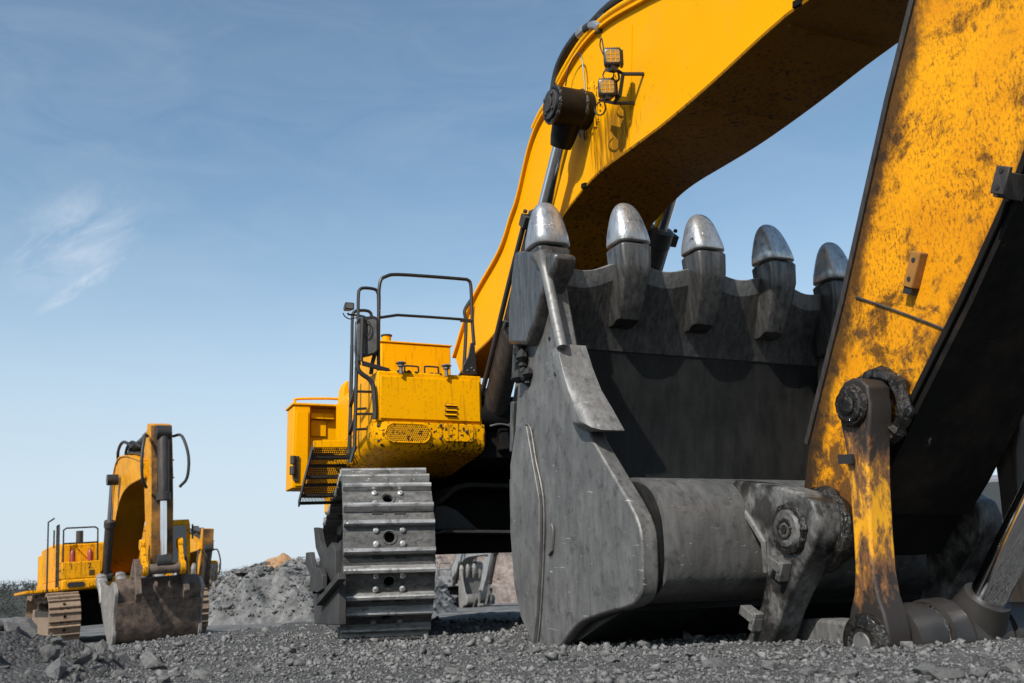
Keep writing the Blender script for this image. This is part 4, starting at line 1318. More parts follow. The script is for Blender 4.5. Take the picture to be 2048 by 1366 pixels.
# hinge ears
ear_top = [(4.568, 0.838), (4.511, 0.848), (4.347, 0.816), (4.106, 0.766), (3.958, 0.722), (3.884, 0.679), (3.855, 0.593), (3.878, 0.493), (3.941, 0.417), (4.029, 0.33), (4.119, 0.237), (4.194, 0.154), (4.266, 0.045), (4.349, -0.074), (4.593, -0.068), (4.461, 0.061), (4.347, 0.203), (4.285, 0.338), (4.268, 0.5), (4.376, 0.623), (4.496, 0.765)]
b = MB(); b.prism('X', ear_top, 3.28, 3.44); B(b, 'hinge_ear', 'ear', bk, 0.016, 40, 3)
b = MB(); b.prism('X', ear_top, 4.36, 4.52); B(b, 'hinge_ear', 'ear', bk, 0.016, 40, 3)
# bevelled weld along the ear's root
b = MB(); b.tube([(3.272, 4.559, 0.821), (3.272, 4.479, 0.747), (3.272, 4.358, 0.616), (3.272, 4.266, 0.5), (3.272, 4.277, 0.351)], [0.014, 0.018, 0.019, 0.018, 0.012], 8); B(b, 'weld', 'cast', bk)
hb = [(4.054, 0.553)][0]
b = MB(); b.tube([(3.285, *hb), (3.255, *hb), (3.240, *hb)], [0.105, 0.10, 0.085], 28); B(b, 'pin_boss', 'ear', bk)
b = MB(); b.ring((3.272, *hb), (1, 0, 0), 0.105, 0.022, 36, 7, jit=0.22); b.ring((3.244, *hb), (1, 0, 0), 0.045, 0.012, 24, 6, jit=0.22); b.cyl((3.242, *hb), (3.232, *hb), 0.02, n=12); B(b, 'grease', 'grease', bk)
b = MB(); b.ring((3.46, hb[0] - 0.0, hb[1]), (1, 0, 0), 0.175, 0.045, 44, 8, jit=0.22); b.cyl((3.44, *hb), (3.555, *hb), 0.175, n=32); B(b, 'hinge_seal', 'grease', bk)
# retaining blocks on the ear's lower leg
for q in ("1552,1132", "1500,1232"):
    c = Vector(Q("X", 3.26, q)[0]) if False else None
for c in [(3.25, 4.143, 0.388), (3.25, 4.399, 0.147)]:
    b = MB(); a = Vector((0, 0.45, -0.9)).normalized()
    b.obox(c, ((1, 0, 0), a, Vector((1, 0, 0)).cross(a)), (0.035, 0.025, 0.055)); b.obox(Vector(c) + Vector((-0.0, -0.055, 0.0)) + a * 0.04, ((1, 0, 0), a, Vector((1, 0, 0)).cross(a)), (0.030, 0.05, 0.018)); B(b, 'retaining_block', 'cast', bk, 0.005)

# ---- bucket linkage
lk = part('bucket_linkage')
lt = [(3.594, 1.09)][0]
lb = [(3.68, 0.014)][0]
def link_arm(x0, x1, mt, label=None):
    prof = [(-0.03, 0.098), (0.0, 0.106), (0.07, 0.098), (0.18, 0.074), (0.35, 0.061), (0.55, 0.057), (0.70, 0.060), (0.80, 0.076), (0.87, 0.108), (0.93, 0.124), (1.0, 0.130), (1.06, 0.112), (1.09, 0.085)]
    a = Vector((0, *lt)); bb_ = Vector((0, *lb)); d = bb_ - a; nrm = Vector((0, -d.z, d.y)).normalized()
    left = [a + d * t + nrm * w for t, w in prof]; right = [a + d * t - nrm * w for t, w in prof]
    top_c = [a + d * (-0.03) + nrm * (0.115 * math.cos(R(q))) - d.normalized() * (0.10 * math.sin(R(q))) for q in (30, 60, 90, 120, 150)]
    bot_c = [a + d * 1.09 + nrm * (-0.10 * math.cos(R(q))) + d.normalized() * (0.05 * math.sin(R(q))) for q in (30, 60, 90, 120, 150)]
    poly = [(p.y, p.z) for p in left] [::-1] + [(p.y, p.z) for p in top_c] + [(p.y, p.z) for p in right] + [(p.y, p.z) for p in bot_c]
    m_ = MB(); m_.prism('X', poly, x0, x1); return B(m_, 'guide_link', mt, lk, 0.022, 40, 3, label)
link_arm(3.345, 3.485, 'link', 'greasy yellow guide link'); link_arm(4.31, 4.47, 'barrel_worn', 'dark guide link')  # the far link is given a darker colour than the near one
b = MB(); b.cyl((3.305, *lt), (3.52, *lt), 0.082, n=28); b.cyl((3.29, *lt), (3.305, *lt), 0.04, 0.052, 20); B(b, 'upper_pin', 'grease', lk, 0.012)
b = MB(); b.ring((3.335, *lt), (1, 0, 0), 0.080, 0.020, 36, 7, jit=0.22); b.ring((3.505, lt[0], lt[1]), (1, 0, 0), 0.155, 0.040, 44, 7, jit=0.22); b.ring((3.32, lb[0], lb[1] + 0.0), (1, 0, 0), 0.085, 0.02, 36, 7, jit=0.22); B(b, 'grease', 'grease', lk)
b = MB(); bl = Vector([(3.325, 3.663, 0.848)][0]); b.obox(bl, ((1, 0, 0), (0, 1, 0.1), (0, -.1, 1)), (0.008, 0.045, 0.022)); B(b, 'lock_slot', 'dark', lk)
b = MB(); b.cyl((3.30, *lb), (3.33, *lb), 0.055, n=24); B(b, 'pin_end', 'cast', lk, 0.006)
b = MB(); b.tube([(3.308, *lb), (3.316, *lb), (3.345, *lb)], [0.120, 0.132, 0.137], 32); B(b, 'link_eye', 'grease', lk, 0, 40)
# thick pin tube with collars running under the stick
b = MB()
prof = [(3.49, 0.10), (3.50, 0.165), (3.60, 0.175), (3.66, 0.170), (3.665, 0.145), (3.69, 0.145), (3.70, 0.185), (3.80, 0.19), (3.815, 0.15), (3.83, 0.15)]
b.tube([(x, *lb) for x, r in prof], [r for x, r in prof], 36); B(b, 'pin_collar', 'barrel', lk, 0, 50)
b = MB(); prof = [(3.82, 0.10), (3.83, 0.175), (4.06, 0.175), (4.07, 0.13), (4.10, 0.13), (4.11, 0.165), (4.31, 0.165)]
b.tube([(x, *lb) for x, r in prof], [r for x, r in prof], 36); B(b, 'rod_end_eye', 'barrel', lk, 0, 50)
b = MB(); b.ring((3.68, *lb), (1, 0, 0), 0.155, 0.018, 40, 6, jit=0.22); b.ring((4.085, *lb), (1, 0, 0), 0.14, 0.018, 40, 6, jit=0.22); B(b, 'grease', 'grease', lk)
# bucket link: cast bar from the pin back to the bucket's ears
bl_ = [(4.474, 0.05), (4.384, 0.107), (4.195, 0.118), (3.98, 0.102), (3.781, 0.088), (3.705, -0.021), (3.815, -0.11), (4.016, -0.11), (4.385, -0.098), (4.521, -0.089)]
b = MB(); b.prism('X', bl_, 3.50, 3.66); B(b, 'bucket_link', 'cast', lk, 0.02, 40, 3)
b = MB(); b.prism('X', bl_, 4.14, 4.30); B(b, 'bucket_link', 'cast', lk, 0.02, 40, 3)
# bucket cylinder rod rising to the right
ra = Vector([(3.95, 3.653, 0.152)][0]); rb_ = Vector([(3.95, 3.238, 0.653)][0]); rd = (rb_ - ra).normalized()
pin = Vector((3.95, *lb))
b = MB(); b.tube([pin, pin + rd * 0.12, pin + rd * 0.20, pin + rd * 0.24], [0.15, 0.135, 0.115, 0.108], 28); B(b, 'rod_neck', 'barrel', lk)
b = MB(); b.cyl(pin + rd * 0.22, pin + rd * 1.5, 0.082, n=36); B(b, 'rod', 'chrome', lk)
b = MB(); b.tube([pin + rd * 1.35, pin + rd * 1.37, pin + rd * 1.6, pin + rd * 3.4], [0.12, 0.15, 0.14, 0.135], 28); B(b, 'barrel', 'barrel_worn', lk)

# ---- undercarriage and tracks
TW = 0.69
SH = shoe_meshes(TW, 0.34, 'track')
TRK = EXO @ Matrix.Translation((2.215, 7.36, 0)) @ Matrix.Rotation(R(-11.6), 4, 'Z')      # the undercarriage stands slewed against the upper works
tr1 = make_track(ex, 0.0, TW, 0.0, 6.2, 0.622, SH, 'track', 'frame', True, 0.03, 0.15); tr1.matrix_local = TRK
tr2 = make_track(ex, 3.30, TW, 0.0, 6.2, 0.622, SH, 'track', 'frame', True, 0.03, 0.15); tr2.matrix_local = TRK
def track_mud():
    rng = np.random.default_rng(21); pos = []; sz = []
    for o in tr1.children:
        if not o.name.startswith('track_shoe'): continue
        m = o.matrix_local
        if m.translation.y > 1.6: continue
        k = rng.integers(25, 70); side = rng.uniform(-0.30, 0.30)
        for _ in range(k):
            g = rng.choice([-1, 1]); u = g * 0.105 + rng.choice([-1, 1]) * 0.032 + rng.normal() * 0.008
            p = m @ Vector((np.clip(side + rng.normal() * 0.10, -.33, .33), u, 0.004)); pos.append(p[:]); sz.append(min(0.022, rng.lognormal(math.log(0.007), 0.5)))
    c = bpy.data.objects.new('packed_dirt', scatter_mesh('packed_dirt', TPL, np.array(pos), np.array(sz), 'frame', 6)); col.objects.link(c); c.parent = tr1; c['kind'] = 'stuff'


track_mud()
# guide guard with hooked steps on the outer side of the near track
gd = part('track_guard')
g1 = [(8.25, 0.875), (8.106, 0.86), (8.012, 0.74), (7.923, 0.677), (7.758, 0.687), (7.632, 0.717), (7.505, 0.654), (7.494, 0.346), (7.742, 0.332), (8.288, 0.347), (8.084, 0.49), (8.004, 0.603), (8.167, 0.709)]
b = MB(); b.prism('X', g1, 1.84, 1.885); B(b, 'hook_plate', 'frame', gd, 0.005)
g2 = [(8.205, 0.673), (8.06, 0.669), (7.964, 0.545), (7.743, 0.537), (7.626, 0.478), (7.62, 0.375), (7.782, 0.352), (8.058, 0.376), (8.03, 0.49), (8.216, 0.575)]
b = MB(); b.prism('X', g2, 1.77, 1.81); B(b, 'hook_plate', 'frame', gd, 0.005)
b = MB(); b.prism('X', [(8.254, 0.378), (7.408, 0.469), (7.397, 0.116), (8.166, 0.115)], 1.84, 1.90); B(b, 'side_plate', 'frame', gd, 0.006)
b = MB(); b.bar([(1.82, 7.898, 0.279)][0], [(1.82, 7.22, 0.457)][0], 0.06, 0.05); B(b, 'step', 'frame', gd, 0.005)
# dirt heaped inside the track
# car body with its arched cross member
cb = part('car_body')
xz = [(2.991, 0.807), (3.153, 0.863), (4.047, 0.848), (4.04, 0.683), (2.989, 0.671)]
b = MB(); b.prism('Y', xz, 8.55, 9.0); B(b, 'cross_beam', 'carbody', cb, 0.01)
b = MB(); b.prism('Y', [(3.006, 0.858), (4.055, 0.843), (4.054, 0.816), (3.005, 0.832)], 8.35, 8.7); B(b, 'flange', 'frame', cb, 0.004)
b = MB(); b.prism('Y', [(3.075, 0.802), (3.12, 1.146), (3.296, 1.287), (3.423, 1.312), (4.317, 1.302), (4.294, 0.838)], 8.9, 9.5); b.box(3.1, 4.9, 9.5, 12.0, 0.95, 1.22); B(b, 'body', 'carbody', cb, 0.01)
b = MB(); b.prism('Y', [(3.077, 1.154), (3.241, 1.284), (3.366, 1.308), (4.244, 1.295), (4.243, 1.261), (3.365, 1.266), (3.255, 1.238), (3.086, 1.108)], 8.65, 9.1); B(b, 'arch_flange', 'frame', cb, 0.004)
b = MB(); b.loft([[(x, y, z) for x, z in [(2.957, 0.857), (2.96, 1.076), (3.073, 1.076), (3.168, 1.041), (3.262, 0.961), (3.38, 0.859)]] for y in (8.45, 8.9)]); B(b, 'leg_casting', 'frame', cb, 0.02)
b = MB(); b.cyl((3.9, 10.6, 1.2), (3.9, 10.6, 1.50), 1.25, n=48); B(b, 'swing_ring', 'carbody', cb)
b = MB(); b.box(3.1, 5.5, 9.6, 11.6, 0.95, 1.2); B(b, 'axle_beam', 'carbody', cb, 0.02)

# ---- upper structure
up = part('upper_structure')
b = MB(); b.prism('Z', [(2.35, 8.25), (5.55, 8.25), (5.55, 14.2), (3.4, 14.2), (2.6, 9.6), (2.35, 9.3)], 1.46, 1.72); B(b, 'deck', 'carbody', up, 0.02)
b = MB(); b.box(3.0, 5.5, 9.9, 13.2, 1.72, 2.15); b.box(3.4, 5.4, 13.2, 14.6, 1.5, 2.3); B(b, 'engine_house', 'yellow', up, 0.05)
b = MB()
b.box(4.62, 5.5, 8.3, 9.8, 1.72, 2.1); B(b, 'cab_base', 'yellow', up, 0.03)
b = MB(); b.box(4.66, 5.48, 8.3, 9.8, 2.1, 3.1); B(b, 'cab', 'yellow', up, 0.06)
b = MB(); b.box(4.72, 5.42, 8.285, 8.296, 2.2, 3.0); b.box(4.645, 4.656, 8.45, 9.6, 2.25, 2.95); B(b, 'window', 'glass', up)
# boom foot brackets and hoses behind the boom cylinders
b = MB(); b.prism('X', [(7.9, 1.5), (8.0, 1.95), (8.6, 2.25), (9.6, 2.35), (9.9, 1.5)], 3.38, 3.48); b.prism('X', [(7.9, 1.5), (8.0, 1.95), (8.6, 2.25), (9.6, 2.35), (9.9, 1.5)], 4.30, 4.40)
b.box(3.24, 4.6, 8.0, 8.4, 1.44, 2.0); B(b, 'boom_foot', 'carbody', up, 0.02)
b = MB()
for q in ("1000,850 1015,835 1030,825 1038,800", "978,850 1005,848 1035,862", "1010,880 1022,850 1034,840"):
    pass
b.tube(spline([(3.281, 7.9, 1.706), (3.376, 7.9, 1.727), (3.47, 7.9, 1.713), (3.535, 7.9, 1.671)], 4), 0.008, 6)
B(b, 'cable', 'bright_steel', up)
b = MB()
for i, q in enumerate([(3.508, 7.95, 1.901), (3.516, 7.95, 1.856), (3.515, 7.95, 1.812), (3.503, 7.95, 1.767)]): b.ring(q, (0.3, 0, 1), 0.045, 0.016, 16, 6)
b.tube(spline([(3.483, 7.95, 1.73), (3.516, 7.95, 1.865), (3.568, 7.95, 1.957), (3.605, 7.95, 2.141)], 4), 0.04, 8); b.tube(spline([(3.414, 8.0, 1.604), (3.466, 8.0, 1.738), (3.545, 8.0, 1.786), (3.635, 8.0, 1.744)], 4), 0.03, 8)
B(b, 'hose', 'cast', up)
# upper tool housing behind the front box, with its filler
yb = 8.85
hx = [(2.588, 2.641), (3.285, 2.659), (3.278, 2.311), (2.587, 2.274)]
b = MB(); b.box(hx[0][0], hx[1][0], yb, yb + 0.9, 2.0, hx[0][1]); B(b, 'tank', 'yellow_box', up, 0.012)
b = MB(); b.box(hx[0][0] - 0.01, hx[1][0] + 0.012, yb - 0.012, yb + 0.92, hx[0][1] + 0.001, hx[0][1] + 0.016); B(b, 'tank_lid', 'yellow_box', up, 0.004)
fp = [(2.686, 9.0, 2.694)][0]
b = MB(); b.tube([(fp[0], 9.0, fp[2] - .06), (fp[0], 9.0, fp[2] + 0.045)], [0.045, 0.045], 16); b.tube([(fp[0], 9.0, fp[2] + 0.046), (fp[0], 9.0, fp[2] + 0.058)], [0.055, 0.055], 16, 1); B(b, 'filler', ['yellow_box', 'frame'], up)

# ---- front box beside the boom
fb = part('tool_box')
YF = 7.9
fx = [(2.279, 2.122), (3.211, 2.176), (2.266, 1.712), (3.212, 1.734), (3.205, 1.474)]
x0, x1, zt, zm, zb = fx[0][0], fx[1][0], fx[0][1] + 0.02, fx[2][1], fx[4][1]
b = MB(); b.box(x0, x1, YF, YF + 1.2, zm + 0.004, zt); B(b, 'upper_box', 'yellow_box', fb, 0.012)
b = MB(); b.box(x0 + 0.022, x1 - 0.022, YF - 0.016, YF - 0.001, zm + 0.022, zt - 0.045); B(b, 'front_panel', 'yellow_box', fb, 0.006)
# lower nose with rounded belly
low = []
xa = x0 - 0.02
for i in range(9):
    t = R(90 * i / 8); low.append((YF - 0.02 + 0.12 * (1 - math.cos(t)) - 0.0, zb + 0.12 * (1 - math.sin(t))))
low = [(YF - 0.02, zm)] + low + [(YF + 0.9, zb - 0.10), (YF + 1.4, zb - 0.06), (YF + 1.4, zm)]
rings = []
for i in range(7):
    t = R(90 * i / 6); r_ = 0.16; q = r_ * (1 - math.sin(t)); x = xa + r_ * (1 - math.cos(t))
    rings.append([(x, p[0] + (q if p[0] < YF + 0.5 else -0.0), p[1] + (q * 0.9 if p[1] < zm - 0.05 else 0)) for p in low])
rings.append([(x1 + 0.012, p[0], p[1]) for p in low])
b = MB(); b.loft(rings); B(b, 'nose', 'yellow_spat', fb, 0, 40)
# oval grille: real perforated sheet behind an oval rim
go = [(2.338, 1.614), (2.724, 1.618)]
gc = ((go[0][0] + go[1][0]) / 2, (go[0][1] + go[1][1]) / 2); gw = (go[1][0] - go[0][0]) / 2; gh = 0.078
oval = [(gc[0] + (gw - gh) * (1 if math.cos(t) > 0 else -1) + gh * math.cos(t), gc[1] + gh * math.sin(t)) for t in [2 * math.pi * i / 40 for i in range(40)]]
b = MB(); b.prism('Y', oval, YF - 0.030, YF - 0.021, 0); B(b, 'grille_back', 'dark', fb)
b = MB(); b.tube([(p[0], YF - 0.033, p[1]) for p in oval] + [(oval[0][0], YF - 0.033, oval[0][1])], 0.007, 6); B(b, 'grille_rim', 'yellow_spat', fb)
b = MB(); nh = 0
dx = 0.0175
for j in range(-4, 5):
    for i in range(-14, 15):
        x = gc[0] + (i + 0.5 * (j % 2)) * dx; z = gc[1] + j * dx * 0.95
        ex_ = abs(x - gc[0]) - (gw - gh)
        if math.hypot(max(0, ex_), z - gc[1]) > gh - 0.006: continue
        h_ = [(x + dx * .577 * math.cos(R(30 + 60 * k)), z + dx * .577 * math.sin(R(30 + 60 * k))) for k in range(6)]
        g_ = [(x + dx * .36 * math.cos(R(30 + 60 * k)), z + dx * .36 * math.sin(R(30 + 60 * k))) for k in range(6)]
        b.add([(p[0], YF - 0.036, p[1]) for p in h_] + [(p[0], YF - 0.036, p[1]) for p in g_], [(k, (k + 1) % 6, 6 + (k + 1) % 6, 6 + k) for k in range(6)])
B(b, 'grille', 'yellow_spat', fb, 0, 0)
# inspection door, bolts and latch
dr = [(2.845, 1.703), (3.135, 1.705), (3.131, 1.558), (2.842, 1.558)]
b = MB(); b.prism('Y', rrect(dr[0][0], dr[1][0], dr[2][1], dr[0][1], 0.03), YF - 0.030, YF - 0.0205); B(b, 'inspection_door', 'yellow_spat', fb, 0.003)
b = MB()
for q in [(2.818, 7.87, 1.689), (2.816, 7.87, 1.579), (3.051, 7.87, 1.642), (2.275, 7.87, 1.666), (2.279, 7.87, 1.542)]: b.bolt(q, (0, -1, 0), 0.013, 0.018)
B(b, 'bolt', 'frame', fb)
for q in [(2.919, 7.88, 1.867), (2.918, 7.88, 1.823), (2.917, 7.88, 1.785)]:
    b = MB(); b.prism('Y', rrect(q[0] - 0.055, q[0] + 0.055, q[2] - 0.014, q[2] + 0.014, 0.012), YF - 0.022, YF - 0.017, 1); b.prism('X', [(YF - 0.018, q[2] + 0.012), (YF - 0.040, q[2] - 0.004), (YF - 0.036, q[2] - 0.007), (YF - 0.018, q[2] + 0.006)], q[0] - 0.05, q[0] + 0.05)
    B(b, 'louvre', ['yellow_box', 'dark'], fb)
# hold-down knobs, grab handles on top
for q0, q1 in (("802,746", "802,723"), ("893,754", "893,727")):
    pass
for q in [(2.471, 7.86, 2.112), (2.876, 7.86, 2.113)]:
    b = MB(); h_ = 0.105
    b.tube([(q[0], YF - 0.04, q[2]), (q[0], YF - 0.04, q[2] + h_ * .6), (q[0], YF - 0.04, q[2] + h_ * .62), (q[0], YF - 0.04, q[2] + h_ * .85), (q[0], YF - 0.04, q[2] + h_ * .87), (q[0], YF - 0.04, q[2] + h_)], [0.016, 0.016, 0.03, 0.028, 0.048, 0.03], 12)
    B(b, 'latch_knob', 'cast', fb)
for qa, qb in (("809,743", "837,744"), ("849,744", "877,745")):
    pass
for q in [(2.609, 8.0, 2.176), (2.79, 8.0, 2.182)]:
    b = MB(); w_ = 0.062
    b.tube(spline([(q[0] - w_, 8.0, q[2] - 0.02), (q[0] - w_, 8.0, q[2] + 0.03), (q[0] - w_ + 0.012, 8.0, q[2] + 0.042), (q[0] + w_ - 0.012, 8.0, q[2] + 0.042), (q[0] + w_, 8.0, q[2] + 0.03), (q[0] + w_, 8.0, q[2] - 0.02)], 3), 0.008, 6)
    B(b, 'grab_handle', 'black', fb)
b = MB(); 
for i in range(26):
    q = (x0 + 0.08 + (x1 - x0 - 0.2) * random.random(), YF + random.uniform(0.0, .1), zt); s_ = random.uniform(.008, .02)
    b.tube([(q[0], q[1], q[2] - .002), (q[0], q[1], q[2] + s_)], [s_ * 1.6, s_ * .6], 6)
B(b, 'packed_dirt', 'dark', fb)

# ---- handrails, ladder, mirror
hr = part('handrail')
YR = 8.0
b = MB(); b.tube(spline([(2.317, 8.0, 2.146), (2.317, 8.0, 2.47), (2.322, 8.0, 2.786), (2.322, 8.0, 2.876), (2.34, 8.0, 2.969), (2.385, 8.0, 3.005), (2.475, 8.0, 3.032), (2.789, 8.0, 3.045), (3.097, 8.0, 3.051), (3.145, 8.0, 3.047), (3.173, 8.0, 3.012), (3.179, 8.0, 2.862), (3.182, 8.0, 2.629), (3.192, 8.0, 2.446)], 4), 0.0155, 10); B(b, 'main_rail', 'black', hr)
b = MB(); b.tube([(2.331, 8.0, 2.63), (2.487, 8.0, 2.665), (2.783, 8.0, 2.671), (3.102, 8.0, 2.674), (3.174, 8.0, 2.67)], 0.013, 8); b.bar([(3.069, 8.0, 2.662)][0], [(3.178, 8.0, 2.662)][0], 0.03, 0.02); B(b, 'mid_rail', 'black', hr)
b = MB(); b.prism('Y', [(3.151, 2.457), (3.189, 2.459), (3.2, 2.174), (3.069, 2.171), (3.075, 2.243), (3.124, 2.332)], 7.975, 7.99); B(b, 'gusset', 'black', hr, 0.002)
b = MB()
for q in [(3.153, 7.975, 2.229), (3.114, 7.975, 2.204), (3.176, 7.975, 2.208)]: b.bolt(q, (0, -1, 0), 0.009, 0.008)
B(b, 'bolt', 'cast', hr)
b = MB(); b.tube(spline([(3.382, 8.75, 2.419), (3.404, 8.75, 2.693), (3.413, 8.75, 2.88), (3.4, 8.75, 2.975), (3.428, 8.75, 3.038), (3.471, 8.75, 3.103)], 4), 0.018, 8); B(b, 'rear_post', 'black', hr)
b = MB(); b.tube(spline([(2.14, 8.05, 2.19), (2.148, 8.05, 2.286), (2.151, 8.05, 2.607), (2.154, 8.05, 2.831), (2.167, 8.05, 2.881), (2.207, 8.05, 2.899), (2.292, 8.05, 2.897), (2.323, 8.05, 2.873), (2.332, 8.05, 2.801), (2.332, 8.05, 2.483)], 3), 0.0145, 8); B(b, 'ladder_rail', 'black', hr)
b = MB(); b.tube(spline([(2.166, 8.35, 1.534), (2.168, 8.35, 1.881), (2.171, 8.35, 2.147), (2.178, 8.35, 2.461), (2.181, 8.35, 2.713), (2.199, 8.35, 2.765), (2.24, 8.35, 2.782), (2.322, 8.35, 2.784), (2.354, 8.35, 2.745), (2.363, 8.35, 2.612)], 3), 0.0145, 8); B(b, 'ladder_rail', 'black', hr)
ld = part('ladder')
b = MB(); b.tube([(2.14, 8.05, 2.19), (2.133, 8.05, 1.826), (2.126, 8.05, 1.511), (2.089, 8.05, 1.386)], 0.016, 8); B(b, 'ladder_rail', 'black', ld)
b = MB(); b.tube([(2.178, 8.35, 2.461), (2.172, 8.35, 1.969), (2.157, 8.35, 1.534), (2.162, 8.35, 1.431)], 0.016, 8); B(b, 'ladder_rail', 'black', ld)
for qa, qb in zip([(2.145, 8.05, 1.984), (2.141, 8.05, 1.834), (2.142, 8.05, 1.792), (2.134, 8.05, 1.661)], [(2.279, 8.05, 1.986), (2.227, 8.05, 1.842), (2.283, 8.05, 1.798), (2.227, 8.05, 1.669)]):
    b = MB(); b.bar(qa, qb, 0.03, 0.018); B(b, 'rung', 'black', ld, 0.002)
b = MB(); b.bar([(2.168, 8.35, 1.916)][0], [(2.136, 8.05, 2.017)][0], 0.03, 0.02); b.bar([(2.161, 8.35, 1.672)][0], [(2.133, 8.05, 1.762)][0], 0.03, 0.02); b.bar([(2.158, 8.35, 1.469)][0], [(2.13, 8.05, 1.511)][0], 0.04, 0.02); B(b, 'side_step', 'black', ld, 0.002)
mr = part('mirror')
mp = [(2.103, 2.563), (2.124, 2.587), (2.185, 2.609), (2.263, 2.62), (2.294, 2.605), (2.303, 2.566), (2.298, 2.338), (2.276, 2.293), (2.229, 2.272), (2.134, 2.245), (2.104, 2.26), (2.095, 2.315)]
b = MB(); cxm = np.mean(np.array(mp), 0)
b.loft([[(p[0], 7.93, p[1]) for p in mp], [(cxm[0] + (p[0] - cxm[0]) * 1.0, 7.965, p[1]) for p in mp], [(cxm[0] + (p[0] - cxm[0]) * .8, 8.02, cxm[1] + (p[1] - cxm[1]) * .85) for p in mp]][::-1]); B(b, 'mirror_shell', 'black', mr, 0.004)
b = MB(); b.prism('Y', [(2.2, 2.577), (2.256, 2.591), (2.278, 2.575), (2.282, 2.322), (2.256, 2.294), (2.204, 2.278)], 7.92, 7.929); B(b, 'mirror_face', 'mirror_back', mr, 0.003)
b = MB(); b.prism('Y', [(2.105, 2.526), (2.178, 2.563), (2.179, 2.28), (2.11, 2.263)], 7.915, 7.929); B(b, 'mirror_face', 'mirror_back', mr, 0.003)
b = MB(); b.tube([(2.149, 7.9, 2.593), (2.146, 7.9, 2.479), (2.142, 7.9, 2.349), (2.138, 7.9, 2.212)], 0.018, 8); b.tube(spline([(2.162, 7.9, 2.568), (2.21, 7.9, 2.55), (2.219, 7.9, 2.485), (2.189, 7.9, 2.431), (2.158, 7.9, 2.459)], 4), 0.005, 6); b.tube([(2.117, 7.92, 2.258), (2.118, 7.92, 2.181)], 0.025, 8); B(b, 'mirror_stay', 'black', mr)
b = MB(); a_ = [(2.152, 7.92, 2.217), (2.152, 7.92, 2.179), (2.359, 7.92, 2.135), (2.389, 7.92, 2.163)]; b.loft([[(p[0], y, p[2]) for p in a_] for y in (7.90, 7.93)]); B(b, 'mirror_arm', 'black', mr, 0.003)
b = MB(); b.tube(spline([(2.104, 7.9, 2.21), (2.113, 7.9, 2.142), (2.147, 7.9, 2.102), (2.206, 7.9, 2.063), (2.241, 7.9, 2.005), (2.253, 7.9, 1.888), (2.258, 7.9, 1.783), (2.253, 7.9, 1.728)], 4), 0.021, 8); B(b, 'hose', 'rubber', mr)
b = MB(); b.tube(spline([(2.295, 8.0, 2.517), (2.291, 8.0, 2.34), (2.265, 8.0, 2.23), (2.252, 8.0, 2.129)], 4), 0.018, 8); B(b, 'hose', 'rubber', mr)
dl = part('deck_lamp')
lq = [(2.048, 2.774), (2.132, 2.781), (2.133, 2.709), (2.049, 2.702)]
b = MB(); b.loft([[(x, 8.10, z) for x, z in rrect(lq[0][0], lq[1][0], lq[2][1], lq[0][1], 0.012)], [(x, 8.2, z) for x, z in rrect(lq[0][0] + .012, lq[1][0] - .012, lq[2][1] + .012, lq[0][1] - .012, 0.012)]]); B(b, 'lamp_housing', 'black', dl, 0.003)
b = MB(); b.prism('Y', rrect(lq[0][0] + .01, lq[1][0] - .01, lq[2][1] + .01, lq[0][1] - .01, 0.01), 8.094, 8.099); B(b, 'lens', 'mirror_back', dl)
b = MB(); b.tube([(2.085, 8.15, 2.691), (2.094, 8.15, 2.679), (2.142, 8.15, 2.678), (2.217, 8.15, 2.675)], 0.009, 6); b.tube(spline([(2.033, 8.1, 2.673), (2.05, 8.1, 2.644), (2.094, 8.1, 2.625), (2.155, 8.1, 2.643), (2.217, 8.1, 2.662), (2.253, 8.1, 2.629)], 4), 0.005, 6); B(b, 'stay', 'black', dl)

# ---- side walkway box, grating and house side behind the ladder
sb = part('walkway_box')
q = [(1.912, 2.128), (2.164, 2.129), (1.928, 1.333), (2.051, 1.334), (2.411, 2.139)]
xl0 = q[0][0]; zt2 = q[0][1]; zb2 = q[2][1]; xl1 = q[3][0] + 0.02
b = MB(); b.box(xl0, xl1, 9.5, 9.82, zb2, zt2); B(b, 'door_post', 'yellow', sb, 0.008)
b = MB(); b.box(xl0 + 0.02, xl1 - 0.02, 9.488, 9.499, zb2 + 0.02, zt2 - 0.06); B(b, 'post_panel', 'yellow', sb, 0.003)
b = MB(); b.box(xl1, q[4][0] + 0.02, 9.62, 9.82, zb2 + 0.35, zt2); B(b, 'recessed_panel', 'yellow', sb, 0.006)
b = MB(); b.box(xl1 + 0.03, xl1 + 0.18, 9.60, 9.619, zt2 - 0.28, zt2 - 0.12); b.box(xl1 + 0.02, xl1 + 0.25, 9.56, 9.62, zt2 - 0.115, zt2 - 0.06); B(b, 'latch_plate', 'yellow_box', sb, 0.004)
b = MB(); b.box(xl0 - 0.015, q[4][0] + 0.03, 9.485, 9.84, zt2 + 0.001, zt2 + 0.022); B(b, 'lid', 'yellow_box', sb, 0.004)
b = MB(); b.box(xl0 + 0.005, xl0 + 0.055, 9.47, 9.486, zb2 + 0.06, zb2 + 0.30); b.cyl((xl0 - 0.005, 9.47, zb2 + 0.12), (xl0 - 0.005, 9.47, zb2 + 0.20), 0.03); b.cyl((xl0 - 0.005, 9.47, zb2 + 0.22), (xl0 - 0.005, 9.47, zb2 + 0.30), 0.026); B(b, 'hinge', 'barrel_worn', sb, 0.004)
b = MB(); b.tube(spline([(1.962, 9.7, 2.157), (1.961, 9.7, 2.207), (1.981, 9.7, 2.228), (2.209, 9.7, 2.243), (2.39, 9.7, 2.247), (2.416, 9.7, 2.227), (2.416, 9.7, 2.166)], 3), 0.013, 8); B(b, 'top_rail', 'yellow', sb)
